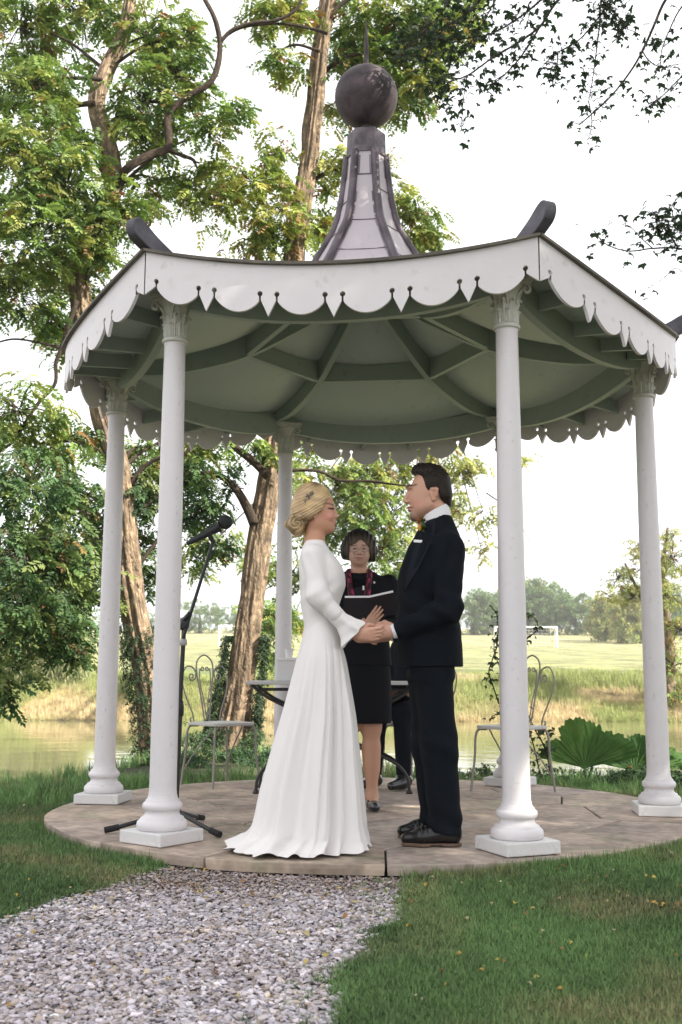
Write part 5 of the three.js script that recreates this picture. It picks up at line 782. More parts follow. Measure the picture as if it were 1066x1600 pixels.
// ---- the groom, facing left
{
  seed = 601;
  const t = thing('person', 'man in dark navy suit facing left, smiling, holding hands with the bride', 'person', [0, 0, -5.42]);
  const head = joinD(0.03, ellD([0.474, 1.775, 0], [0.092, 0.103, 0.074]), ellD([0.425, 1.715, 0], [0.072, 0.1, 0.062]), capD([0.46, 1.674, 0.038], [0.385, 1.632, 0.012], 0.028, 0.023), capD([0.46, 1.674, -0.038], [0.385, 1.632, -0.012], 0.028, 0.023));
  const nose = joinD(0.01, capD([0.356, 1.757, 0], [0.332, 1.713, 0], 0.008, 0.0105), ellD([0.341, 1.704, 0.012], [0.013, 0.009, 0.009]), ellD([0.341, 1.704, -0.012], [0.013, 0.009, 0.009]));
  const face = joinD(0.014, head, nose, ellD([0.374, 1.621, 0], [0.024, 0.021, 0.024]), capD([0.362, 1.776, 0.035], [0.354, 1.779, 0], 0.012, 0.011), capD([0.362, 1.776, -0.035], [0.354, 1.779, 0], 0.012, 0.011));
  const lips = joinD(0.006, ellD([0.35, 1.673, 0], [0.012, 0.0065, 0.022]), ellD([0.353, 1.66, 0], [0.012, 0.007, 0.02]));
  const ear = sg => joinD(0.008, ellD([0.475, 1.722, sg * 0.074], [0.02, 0.032, 0.008]), capD([0.466, 1.748, sg * 0.078], [0.494, 1.742, sg * 0.084], 0.006, 0.006), capD([0.494, 1.742, sg * 0.084], [0.488, 1.712, sg * 0.082], 0.006, 0.005), ellD([0.472, 1.696, sg * 0.074], [0.01, 0.012, 0.007]));
  const sockets = (x, y, z) => Math.min(Math.hypot(x - 0.352, (y - 1.752) * 1.3, z - 0.034), Math.hypot(x - 0.352, (y - 1.752) * 1.3, z + 0.034)) - 0.014;
  const headF = (x, y, z) => { let d = smin(face(x, y, z), lips(x, y, z), 0.008); d = Math.max(d, -sockets(x, y, z) * 0.7 - 0.004); d = smin(d, ear(1)(x, y, z), 0.008); d = smin(d, ear(-1)(x, y, z), 0.008); return d; };
  const neck = capD([0.492, 1.665, 0], [0.515, 1.5, 0], 0.056, 0.062), ears = [ear(1), ear(-1)];
  const HC = Math.cos(0.085), HS = Math.sin(0.085), nod = f => (x, y, z) => { const u = x - 0.5, v = y - 1.66; return f(0.5 + u * HC + v * HS, 1.66 - u * HS + v * HC, z); };
  const body0 = (x, y, z) => { let d = smin(face(x, y, z), lips(x, y, z), 0.008); d = -smin(-d, sockets(x, y, z) * 0.8 + 0.004, 0.008); d = smin(d, ears[0](x, y, z), 0.008); d = smin(d, ears[1](x, y, z), 0.008); return d; }, bodyN = nod(body0), body1 = (x, y, z) => smin(bodyN(x, y, z), neck(x, y, z), 0.02);
  const base = [0.56, 0.315, 0.215], spots = mirror([[[0.343, 1.667, 0], [0.016, 0.011, 0.024], [0.48, 0.2, 0.155]], [[0.356, 1.668, 0.026], [0.026, 0.0035, 0.018], [0.2, 0.075, 0.06]], [[0.475, 1.72, 0.084], [0.01, 0.018, 0.006], [0.5, 0.24, 0.16]], [[0.35, 1.78, 0.032], [0.022, 0.0085, 0.026], [0.06, 0.035, 0.022]], [[0.352, 1.754, 0.035], [0.014, 0.0055, 0.015], [0.07, 0.045, 0.035]], [[0.374, 1.781, 0.054], [0.024, 0.007, 0.022], [0.06, 0.035, 0.022]], [[0.366, 1.753, 0.052], [0.013, 0.006, 0.016], [0.06, 0.04, 0.03]], [[0.39, 1.665, 0.05], [0.006, 0.022, 0.02], [0.42, 0.2, 0.14], 0.7], [[0.4, 1.632, 0.035], [0.075, 0.035, 0.05], [0.36, 0.2, 0.14], 0.7], [[0.39, 1.685, 0.05], [0.03, 0.025, 0.03], [0.6, 0.3, 0.22], 0.8], [[0.358, 1.612, 0], [0.026, 0.024, 0.026], [0.17, 0.095, 0.06], 0.6]]);
  const tone = nod(skinTone(base, spots));
  // near hand closes on the bride's fingers; far hand the same on the other side
  const hn = handD([0.262, 1.028, 0.165], [-0.97, -0.08, -0.12], [0.05, 0.95, -0.2], 1.0, [[0.35, 1.0, 0.6], [0.4, 1.05, 0.7], [0.5, 1.1, 0.7], [0.6, 1.1, 0.7]], { flip: false, a: [0.045, 0.045, 0.012], b: [0.075, 0.043, 0.024], c: [0.1, 0.034, 0.03] });
  const hf = handD([0.262, 1.02, -0.12], [-0.97, -0.1, 0.12], [0.05, 0.95, 0.2], 1.0, [[0.35, 1.0, 0.6], [0.4, 1.05, 0.7], [0.5, 1.1, 0.7], [0.6, 1.1, 0.7]], { flip: true, a: [0.045, 0.045, 0.012], b: [0.075, 0.043, 0.024], c: [0.1, 0.034, 0.03] });
  const core = joinD(0.03, loftD([[0.86, 0.38, 0.54, 0.12], [1.1, 0.38, 0.53, 0.11], [1.4, 0.4, 0.56, 0.14], [1.5, 0.46, 0.56, 0.07]]), neck, capD([0.53, 1.42, 0.15], [0.525, 1.14, 0.23], 0.042, 0.034), capD([0.525, 1.14, 0.235], [0.265, 1.028, 0.165], 0.034, 0.025), capD([0.53, 1.42, -0.15], [0.525, 1.14, -0.23], 0.042, 0.034), capD([0.525, 1.14, -0.235], [0.265, 1.02, -0.12], 0.034, 0.025), capD([0.455, 0.88, 0.09], [0.485, 0.48, 0.105], 0.08, 0.052), capD([0.485, 0.48, 0.105], [0.525, 0.08, 0.11], 0.052, 0.035), capD([0.435, 0.88, -0.09], [0.455, 0.48, -0.115], 0.08, 0.052), capD([0.455, 0.48, -0.115], [0.5, 0.08, -0.13], 0.052, 0.035));
  const skin = merge4([netMesh(core, [0.18, 0.03, -0.36], [0.68, 1.54, 0.36], 0.014, () => base), netMesh(body1, [0.29, 1.52, -0.1], [0.59, 1.91, 0.1], 0.0038, tone), netMesh(hn, [0.1, 0.93, 0.06], [0.3, 1.11, 0.24], 0.003, skinTone([0.6, 0.33, 0.24], [])), netMesh(hf, [0.1, 0.92, -0.2], [0.3, 1.11, 0], 0.0034, skinTone([0.58, 0.32, 0.23], []))]);
  obj('body', skin, SK.skin, t);
  // hair: short sides, swept top
  const yl = curve1([[0.34, 1.862], [0.39, 1.842], [0.415, 1.83], [0.43, 1.81], [0.437, 1.765], [0.45, 1.735], [0.462, 1.745], [0.5, 1.755], [0.505, 1.71], [0.54, 1.665], [0.58, 1.66]]);
  const hairF = (x, y, z) => { const shell = joinD(0.03, ellD([0.478, 1.782, 0], [0.1, 0.108, 0.08]), ellD([0.438, 1.856, 0], [0.054, 0.034, 0.055]), capD([0.402, 1.86, 0.022], [0.425, 1.876, -0.015], 0.016, 0.022), capD([0.525, 1.72, 0.02], [0.53, 1.67, 0], 0.05, 0.04)); const g = 0.0028 * Math.sin(y * 320 + x * 160 + 14 * noise3(x * 30, y * 30, z * 60)) * sstep(1.78, 1.84, y); return Math.max(shell(x, y, z) + g, (yl(x) - y) * 0.8); };
  obj('hair', netMesh(nod(hairF), [0.3, 1.62, -0.1], [0.62, 1.93, 0.1], 0.0042), new THREE.MeshPhysicalMaterial({ color: lin(0.016, 0.011, 0.008), roughness: 0.5, specularIntensity: 0.45, bumpMap: T.fine, bumpScale: 0.002 }), t);
  const colr = (x, y, z) => { const n = -(0.484) * (x - 0.4) + 0.875 * (y - 1.56); return Math.max(capD([0.485, 1.65, 0], [0.505, 1.52, 0], 0.071, 0.078)(x, y, z), n - 0.036, -n - 0.06, -(capD([0.485, 1.66, 0], [0.51, 1.52, 0], 0.06, 0.064)(x, y, z))); };
  obj('shirt_collar', netMesh(colr, [0.38, 1.48, -0.1], [0.62, 1.7, 0.1], 0.004), std(lin(0.78, 0.77, 0.78), 0.7), t);
  const suit = new THREE.MeshPhysicalMaterial({ color: lin(0.0045, 0.0068, 0.0105), roughness: 0.85, specularIntensity: 0.25, bumpMap: again(T.cloth, 3, 3), bumpScale: 0.0012 });
  const torso = loftD([[0.852, 0.292, 0.614, 0.2], [0.98, 0.28, 0.609, 0.198], [1.13, 0.285, 0.596, 0.175], [1.3, 0.292, 0.618, 0.2], [1.44, 0.335, 0.622, 0.205], [1.51, 0.375, 0.606, 0.17], [1.56, 0.405, 0.588, 0.115], [1.615, 0.47, 0.565, 0.075]]);
  const arm = (sg, w, e, s) => joinD(0.05, capD(s, e, 0.083, 0.06), capD(e, w, 0.06, 0.044));
  const an = arm(1, [0.275, 1.026, 0.165], [0.522, 1.125, 0.24], [0.53, 1.432, 0.168]), af = arm(-1, [0.275, 1.02, -0.12], [0.52, 1.125, -0.24], [0.53, 1.432, -0.168]);
  const jac = (x, y, z) => { let d = smin(torso(x, y, z), Math.max(an(x, y, z), 0.268 - x + (y - 1.02) * -0.35), 0.03); d = smin(d, Math.max(af(x, y, z), 0.268 - x), 0.03);
    // folds at the elbow and waist, vent at the front edge, open neck
    const f = 0.005 * Math.sin(y * 62 + x * 34 + 3 * noise3(x * 9, y * 9, z * 9)) * Math.exp(-Math.pow((y - 1.12) / 0.1, 2)) + 0.004 * Math.sin(x * 60 - y * 30 + z * 20) * Math.exp(-Math.pow((y - 1.38) / 0.09, 2));
    return Math.max(d + f, -(capD([0.478, 1.66, 0], [0.5, 1.54, 0], 0.075, 0.07)(x, y, z))); };
  obj('jacket', netMesh(jac, [0.2, 0.83, -0.33], [0.68, 1.66, 0.33], 0.0085), suit, t);
  // lapel on the near side, following the chest
  const lap = [[0.422, 1.585], [0.385, 1.52], [0.345, 1.42], [0.315, 1.3], [0.3, 1.2]], onChest = (x, y, out) => { let z = 0.22; while (z > 0 && torso(x, y, z) > out) z -= 0.002; return z; };
  { const P = []; for (let i = 0; i < 24; i++) { const q = k => { const u = k / 24 * (lap.length - 1), j = Math.min(lap.length - 2, Math.floor(u)), x = lerp(lap[j][0], lap[j + 1][0], u - j), y = lerp(lap[j][1], lap[j + 1][1], u - j), w = 0.075 * Math.sin(Math.PI * Math.min(1, 0.18 + k / 24 * 0.85)); return [[x + 0.012, y, onChest(x + 0.012, y, 0.005)], [x + 0.012 + w, y + 0.01, onChest(x + 0.012 + w, y + 0.01, 0.006)]]; }; const a = q(i), b = q(i + 1); P.push(...a[0], ...b[0], ...a[1], ...a[1], ...b[0], ...b[1]); } obj('lapel', boxUV(fromTris(P), 1), new THREE.MeshPhysicalMaterial({ color: lin(0.008, 0.011, 0.018), roughness: 0.7, specularIntensity: 0.3, side: THREE.DoubleSide }), t); }
  const cuff = (sg, w, z) => { const f = (x, y, zz) => Math.max(capD([w[0] + 0.05, w[1] + 0.015, w[2]], [w[0] - 0.02, w[1] - 0.005, w[2]], 0.038, 0.036)(x, y, zz), x - (w[0] + 0.02) + 0.35 * (y - w[1]), (w[0] - 0.02) - x - 0.35 * (y - w[1])); return netMesh(f, [w[0] - 0.06, w[1] - 0.06, w[2] - 0.06], [w[0] + 0.09, w[1] + 0.07, w[2] + 0.06], 0.004); };
  obj('shirt_cuff', cuff(1, [0.268, 1.024, 0.165]), std(lin(0.8, 0.79, 0.8), 0.7), t); obj('shirt_cuff', cuff(-1, [0.268, 1.018, -0.12]), std(lin(0.8, 0.79, 0.8), 0.7), t);
  const tr = joinD(0.045, loftD([[0.8, 0.335, 0.57, 0.16], [0.95, 0.345, 0.56, 0.15]]), capD([0.452, 0.85, 0.088], [0.482, 0.47, 0.104], 0.098, 0.085), capD([0.482, 0.47, 0.104], [0.51, 0.075, 0.11], 0.085, 0.078), capD([0.44, 0.85, -0.088], [0.455, 0.47, -0.115], 0.098, 0.085), capD([0.455, 0.47, -0.115], [0.485, 0.085, -0.13], 0.085, 0.078));
  const trF = (x, y, z) => { const f = 0.006 * Math.sin(y * 46 + x * 26 + 3 * noise3(x * 8, y * 8, z * 8)) * (Math.exp(-Math.pow((y - 0.13) / 0.07, 2)) + 0.7 * Math.exp(-Math.pow((y - 0.5) / 0.12, 2))) - 0.004 * Math.exp(-Math.pow((z - (z > 0 ? 0.104 : -0.115)) / 0.012, 2)) * (x < 0.47 ? 1 : 0); return Math.max(tr(x, y, z) + f, 0.055 + 0.22 * (0.52 - x) * (x < 0.52 ? 1 : 0.3) - y); };
  obj('trousers', netMesh(trF, [0.27, 0.02, -0.3], [0.66, 0.99, 0.3], 0.0085), suit, t);
  const leather = new THREE.MeshPhysicalMaterial({ color: lin(0.005, 0.005, 0.006), roughness: 0.3, specularIntensity: 0.5, clearcoat: 0.45, clearcoatRoughness: 0.1 });
  for (const [dx, dz, n] of [[0, 0.112, 1], [-0.005, -0.135, -1]]) {
    const s = joinD(0.03, capD([0.545 + dx, 0.052, dz], [0.545 + dx, 0.095, dz], 0.036, 0.036), capD([0.54 + dx, 0.05, dz], [0.4 + dx, 0.046, dz + n * 0.006], 0.036, 0.042), capD([0.4 + dx, 0.044, dz + n * 0.006], [0.318 + dx, 0.036, dz], 0.04, 0.026), capD([0.51 + dx, 0.095, dz], [0.44 + dx, 0.066, dz], 0.036, 0.03));
    const up = (x, y, z) => Math.max(s(x, y, z) + 0.0018 * Math.sin(x * 300) * Math.exp(-Math.pow((x - 0.4 - dx) / 0.02, 2)), 0.0165 - y, y - 0.125);
    const sole = (x, y, z) => Math.max(s(x, 0.045, z) + 0.001, y - 0.0175, 0.002 - y, x > 0.43 + dx && x < 0.49 + dx ? 0.0095 - y : -1);
    obj('shoe', netMesh(up, [0.26, 0, dz - 0.07], [0.61, 0.15, dz + 0.07], 0.0045), leather, t);
    obj('shoe_sole', netMesh(sole, [0.25, -0.008, dz - 0.07], [0.62, 0.03, dz + 0.07], 0.0042), std(lin(0.12, 0.07, 0.045), 0.5), t);
  }
  // pocket square and buttonhole flowers
  { const z = onChest(0.385, 1.468, 0.003); obj('pocket_square', bx(0.046, 0.013, 0.006).rotateZ(-0.12).rotateY(-0.55).translate(0.383, 1.468, z + 0.001), std(lin(0.8, 0.8, 0.8), 0.7), t); }
  const fl = new THREE.Group(); fl.name = 'buttonhole'; const fz = onChest(0.405, 1.53, 0.006); fl.position.set(0.392, 1.54, fz + 0.004); t.add(fl);
  const bloom = (x, y, z, r, n) => { const P = []; for (let i = 0; i < n; i++) { const a = i * 2.4, b = Math.acos(1 - 1.6 * (i + 0.5) / n); leaflet(P, x, y, z, Math.cos(a) * Math.sin(b), Math.sin(a) * Math.sin(b) + 0.2, Math.cos(b) + 0.1, r, r * 0.7); } return fromTris(P); };
  const petal = c => std(c, 0.7, { side: THREE.DoubleSide });
  obj('yellow_flower', [bloom(0, 0, 0.006, 0.017, 40), new THREE.SphereGeometry(0.011, 12, 10).translate(0, 0, 0.006)], petal(lin(0.75, 0.42, 0.03)), fl); obj('rust_flower', [bloom(-0.004, 0.03, 0.002, 0.018, 36), bloom(0.008, 0.048, -0.004, 0.014, 24)], petal(lin(0.42, 0.19, 0.06)), fl); obj('sprig', [bloom(0.022, -0.006, -0.004, 0.03, 14), bloom(0.02, 0.03, -0.008, 0.026, 12)], petal(lin(0.07, 0.11, 0.03)), fl);
}
function merge4(list) { // keeps colours
  const gs = list.map(g => { const q = g.toNonIndexed(); return q; }); return mergeGeometries(gs);
}
// ---- the bride, facing right
{
  seed = 631;
  const t = thing('person', 'woman with blonde updo in long white wedding dress with train, facing right', 'person', [0, 0, -5.2]);
  const head = joinD(0.028, ellD([-0.125, 1.635, 0], [0.084, 0.096, 0.07]), ellD([-0.088, 1.59, 0], [0.06, 0.088, 0.056]), capD([-0.12, 1.545, 0.034], [-0.062, 1.525, 0.01], 0.026, 0.019), capD([-0.12, 1.545, -0.034], [-0.062, 1.525, -0.01], 0.026, 0.019));
  const feat = joinD(0.009, capD([-0.034, 1.612, 0], [-0.021, 1.582, 0], 0.007, 0.0095), ellD([-0.03, 1.576, 0.009], [0.01, 0.007, 0.007]), ellD([-0.03, 1.576, -0.009], [0.01, 0.007, 0.007]), ellD([-0.05, 1.52, 0], [0.018, 0.017, 0.018]), ellD([-0.034, 1.552, 0], [0.0105, 0.006, 0.02]), ellD([-0.037, 1.541, 0], [0.0105, 0.006, 0.018]), ellD([-0.06, 1.575, 0.034], [0.022, 0.02, 0.018]), ellD([-0.06, 1.575, -0.034], [0.022, 0.02, 0.018]));
  const neck = capD([-0.122, 1.56, 0], [-0.132, 1.42, 0], 0.046, 0.052), ear = ellD([-0.13, 1.585, 0.069], [0.015, 0.026, 0.007]);
  const sock = (x, y, z) => Math.min(Math.hypot(x + 0.04, (y - 1.612) * 1.3, z - 0.03), Math.hypot(x + 0.04, (y - 1.612) * 1.3, z + 0.03)) - 0.012;
  const bf = (x, y, z) => { let d = smin(head(x, y, z), feat(x, y, z), 0.012); d = -smin(-d, sock(x, y, z) * 0.8 + 0.004, 0.008); d = smin(d, ear(x, y, z), 0.008); return smin(d, neck(x, y, z), 0.022); };
  const base = [0.52, 0.265, 0.165], tone = skinTone(base, mirror([[[-0.075, 1.637, 0.046], [0.03, 0.006, 0.02], [0.22, 0.12, 0.06]], [[-0.056, 1.613, 0.045], [0.014, 0.006, 0.016], [0.05, 0.035, 0.03]], [[-0.028, 1.547, 0], [0.014, 0.0105, 0.022], [0.45, 0.13, 0.12]], [[-0.032, 1.5465, 0.01], [0.016, 0.003, 0.012], [0.75, 0.68, 0.62]], [[-0.042, 1.634, 0.03], [0.02, 0.0055, 0.024], [0.2, 0.12, 0.06]], [[-0.04, 1.614, 0.032], [0.013, 0.0055, 0.014], [0.06, 0.04, 0.035]], [[-0.06, 1.575, 0.045], [0.03, 0.022, 0.024], [0.6, 0.27, 0.2], 0.8]]));
  const hn = handD([0.075, 1.0, 0.125], [0.95, 0.02, 0.08], [0.1, 0.92, 0.35], 0.9, [[0.25, 0.7, 0.5], [0.3, 0.75, 0.5], [0.35, 0.8, 0.5], [0.4, 0.8, 0.5]], { flip: true, a: [0.04, 0.042, 0.016], b: [0.066, 0.042, 0.03], c: [0.088, 0.036, 0.04] });
  const hf = handD([0.075, 1.0, -0.17], [0.95, 0.02, -0.02], [0.1, 0.92, -0.35], 0.9, [[0.25, 0.7, 0.5], [0.3, 0.75, 0.5], [0.35, 0.8, 0.5], [0.4, 0.8, 0.5]], { flip: false, a: [0.04, 0.042, 0.016], b: [0.066, 0.042, 0.03], c: [0.088, 0.036, 0.04] });
  const torsoRows = [[0.98, 0.0, -0.185, 0.13], [1.03, -0.006, -0.177, 0.122], [1.08, -0.012, -0.182, 0.118], [1.14, -0.008, -0.193, 0.125], [1.2, 0.012, -0.198, 0.14], [1.265, 0.024, -0.202, 0.15], [1.34, 0.0, -0.204, 0.155], [1.395, -0.04, -0.198, 0.145], [1.43, -0.066, -0.186, 0.105], [1.458, -0.078, -0.174, 0.07]];
  const core = joinD(0.025, loftD(torsoRows.map(r => [r[0], r[1] - 0.03, r[2] + 0.03, r[3] - 0.035])), neck, capD([-0.13, 1.37, 0.12], [-0.105, 1.18, 0.16], 0.034, 0.026), capD([-0.105, 1.18, 0.16], [0.08, 1.0, 0.125], 0.026, 0.022), capD([-0.13, 1.37, -0.12], [-0.105, 1.18, -0.16], 0.034, 0.026), capD([-0.105, 1.18, -0.16], [0.08, 1.0, -0.17], 0.026, 0.022), capD([-0.1, 0.88, 0.06], [-0.08, 0.5, 0.08], 0.075, 0.055), capD([-0.08, 0.5, 0.08], [-0.1, 0.06, 0.08], 0.055, 0.03), capD([-0.1, 0.88, -0.06], [-0.08, 0.5, -0.08], 0.075, 0.055), capD([-0.08, 0.5, -0.08], [-0.1, 0.06, -0.08], 0.055, 0.03));
  obj('body', merge4([netMesh(core, [-0.28, 0.02, -0.26], [0.14, 1.46, 0.26], 0.013, () => base), netMesh(bf, [-0.22, 1.43, -0.09], [0, 1.745, 0.09], 0.0036, tone), netMesh(hn, [0.03, 0.9, 0.03], [0.25, 1.09, 0.22], 0.003, skinTone([0.6, 0.33, 0.24], [])), netMesh(hf, [0.03, 0.9, -0.26], [0.25, 1.09, -0.06], 0.0034, skinTone([0.58, 0.32, 0.23], []))]), SK.skin, t);
  // hair drawn back into a low rolled bun
  const yl = curve1([[-0.26, 1.5], [-0.19, 1.525], [-0.15, 1.555], [-0.12, 1.585], [-0.1, 1.6], [-0.075, 1.645], [-0.05, 1.672], [-0.03, 1.69]]);
  const strand = (x, y, z) => Math.sin(420 * (y - 0.6 * x) + 7 * noise3(x * 18, y * 18, z * 18) + 120 * Math.abs(z));
  const cap = joinD(0.03, ellD([-0.135, 1.648, 0], [0.094, 0.096, 0.08]), ellD([-0.15, 1.66, 0], [0.085, 0.086, 0.078]), ellD([-0.19, 1.6, 0], [0.06, 0.06, 0.062]), capD([-0.085, 1.65, 0.062], [-0.16, 1.575, 0.07], 0.018, 0.022), capD([-0.085, 1.65, -0.062], [-0.16, 1.575, -0.07], 0.018, 0.022));
  const bunC = [-0.216, 1.54];
  const bun = (x, y, z) => { let d = ellD([-0.216, 1.542, 0], [0.048, 0.052, 0.055])(x, y, z); for (const [cx, cy, cz, r, q] of [[-0.222, 1.56, 0.022, 0.032, 0.4], [-0.235, 1.535, 0.026, 0.03, 1.2], [-0.205, 1.522, 0.034, 0.028, 2], [-0.24, 1.56, -0.02, 0.03, 0.5], [-0.215, 1.512, -0.02, 0.03, 0.5], [-0.25, 1.54, 0, 0.026, 0], [-0.19, 1.545, 0.042, 0.024, 0]]) d = smin(d, Math.hypot(x - cx, y - cy, (z - cz) * 1.1) - r, 0.012); const a = Math.atan2(y - bunC[1], x - bunC[0]), rd = Math.hypot(x - bunC[0], y - bunC[1]); return d + 0.0032 * Math.sin(rd * 380 + a * 2.2 + z * 90); };
  const roll = joinD(0.008, capD([-0.1, 1.612, 0.07], [-0.155, 1.575, 0.078], 0.013, 0.016), capD([-0.155, 1.575, 0.078], [-0.205, 1.568, 0.06], 0.016, 0.016), capD([-0.09, 1.635, 0.068], [-0.16, 1.605, 0.08], 0.012, 0.014), capD([-0.16, 1.605, 0.08], [-0.22, 1.59, 0.05], 0.014, 0.016));
  const hairF = (x, y, z) => smin(Math.max(cap(x, y, z) + 0.0006 * strand(x, y, z) + 0.0012 * Math.sin(70 * (y - 0.5 * x) + 5 * noise3(x * 12, y * 12, z * 12)), (yl(x) - y) * 0.75), Math.min(smin(bun(x, y, z), 1, 0.01), roll(x, y, z) + 0.0015 * strand(x, y, z)), 0.012);
  const hcol = (x, y, z) => { const n = 0.5 + 0.5 * strand(x, y, z), m = noise3(x * 25, y * 60, z * 25), root = 1 - sstep(0, 0.035, Math.hypot((x + 0.125) * 0.8, (y - 1.745) * 0.7)); const nape = sstep(1.6, 1.55, y) * sstep(-0.2, -0.17, x); let k = (0.5 + 0.25 * n + 0.5 * m) * (1 - 0.5 * nape); const inB = sstep(-0.165, -0.185, x) * sstep(1.6, 1.575, y), ab = Math.atan2(y - 1.54, x + 0.216), rb = Math.hypot(x + 0.216, y - 1.54); k *= 1 - 0.45 * inB * (0.5 + 0.5 * Math.sin(rb * 380 + ab * 2.2 + z * 90)); return [lerp(0.56 * k, 0.12, root * 0.8), lerp(0.39 * k, 0.075, root * 0.8), lerp(0.2 * k, 0.04, root * 0.8)]; };
  obj('hair', netMesh(hairF, [-0.3, 1.47, -0.1], [-0.01, 1.77, 0.1], 0.0036, hcol), std(lin(1, 1, 1), 0.42, { vertexColors: true }), t);
  { const P = []; for (let i = 0; i < 40; i++) { const u = rnd(), x = -0.135 - 0.045 * u + gauss() * 0.006, y = 1.69 - 0.045 * u + gauss() * 0.01; let z = 0.1; while (z > 0 && cap(x, y, z) > 0.002) z -= 0.002; for (let k = 0; k < 3; k++) leaflet(P, x, y, z, gauss(), gauss(), 0.4, 0.011, 0.006); } obj('hair_vine', fromTris(P), std(lin(0.5, 0.45, 0.38), 0.4, { metalness: 0.3, side: THREE.DoubleSide }), t); }
  // dress
  const silk = new THREE.MeshPhysicalMaterial({ color: lin(0.765, 0.735, 0.72), roughness: 0.62, sheen: 0.3, sheenRoughness: 0.5, side: THREE.DoubleSide, bumpMap: again(T.cloth, 3, 3), bumpScale: 0.0004 });
  const torso = loftD(torsoRows), an = joinD(0.05, capD([-0.135, 1.374, 0.126], [-0.108, 1.18, 0.162], 0.056, 0.046), capD([-0.108, 1.18, 0.162], [-0.03, 1.098, 0.156], 0.046, 0.041)), af = joinD(0.05, capD([-0.135, 1.374, -0.126], [-0.108, 1.18, -0.162], 0.056, 0.046), capD([-0.108, 1.18, -0.162], [-0.03, 1.098, -0.17], 0.046, 0.041));
  const bod = (x, y, z) => { const f = 0.0016 * Math.sin(y * 75 - x * 50 + 4 * noise3(x * 10, y * 10, z * 10)) * Math.exp(-Math.pow((y - 1.19) / 0.08, 2)) + 0.003 * Math.sin(x * 90 + y * 40 + z * 30) * Math.exp(-Math.pow((y - 1.33) / 0.06, 2)); let d = smin(torso(x, y, z), an(x, y, z), 0.018); d = smin(d, af(x, y, z), 0.018); return Math.max(d + f, -(capD([-0.12, 1.6, 0], [-0.128, 1.462, 0], 0.06, 0.056)(x, y, z))); };
  obj('bodice', netMesh(bod, [-0.26, 0.97, -0.27], [0.06, 1.49, 0.27], 0.0075), silk, t);
  const bell = (sg, zE, zW) => { // sleeve opening out over the hand
    const N = 22, A = 48, pos = [], idx = [];
    for (let i = 0; i <= N; i++) { const q = i / N, cx = lerp(-0.075, 0.085, q), cy = lerp(1.145, 1.012, q) - 0.012 * Math.sin(q * Math.PI), cz = lerp(zE, zW, q);
      for (let j = 0; j <= A; j++) { const a = j / A * Math.PI * 2, down = Math.max(0, -Math.cos(a)), r = lerp(0.043, 0.038, Math.min(1, q * 2)) + 0.012 * sstep(0.5, 1, q) + 0.045 * Math.pow(q, 3) * Math.pow(down, 2) + 0.005 * q * Math.sin(a * 5 + 1) * sstep(0.3, 1, q) + 0.0012 * Math.sin(q * 22 + a * 2); const u = 0.64, w = -0.53 /* along the arm, in the x-y plane */; const nxp = 0.64 * 0.83, nyp = 0.77; const up = r * Math.cos(a); pos.push(cx + up * 0.55 + (q > 0.5 ? 0.01 * (q - 0.5) * Math.sin(a * 4) : 0) - 0.03 * Math.pow(q, 3) * down, cy + up * 0.84, cz + sg * r * 0.9 * Math.sin(a)); } }
    for (let i = 0; i < N; i++) for (let j = 0; j < A; j++) { const a = i * (A + 1) + j, b = a + A + 1; idx.push(a, a + 1, b, a + 1, b + 1, b); }
    const g = new THREE.BufferGeometry(); g.setAttribute('position', new THREE.Float32BufferAttribute(pos, 3)); g.setIndex(idx); g.computeVertexNormals(); const uv = new Float32Array(pos.length / 3 * 2); for (let k = 0; k < uv.length / 2; k++) { uv[2 * k] = pos[3 * k] * 4; uv[2 * k + 1] = pos[3 * k + 1] * 4; } g.setAttribute('uv', new THREE.BufferAttribute(uv, 2)); return g; };
  obj('sleeve', bell(1, 0.162, 0.128), silk, t); obj('sleeve', bell(-1, -0.17, -0.172), silk, t);
  { // skirt with deepening folds and a short train
    const ys = [1.06, 0.95, 0.885, 0.75, 0.61, 0.45, 0.28, 0.15, 0.08, 0.04, 0.012], xf = curve1([...ys].map((y, i) => [y, [-0.01, 0.008, 0.026, 0.048, 0.068, 0.084, 0.102, 0.114, 0.121, 0.127, 0.135][i]]).reverse()), xb = curve1([...ys].map((y, i) => [y, [-0.172, -0.195, -0.214, -0.247, -0.282, -0.328, -0.376, -0.404, -0.43, -0.48, -0.54][i]]).reverse()), wz = curve1([...ys].map((y, i) => [y, [0.121, 0.152, 0.166, 0.18, 0.195, 0.21, 0.225, 0.24, 0.252, 0.265, 0.29][i]]).reverse());
    const N = 90, A = 320, pos = [], uv = [], idx = [];
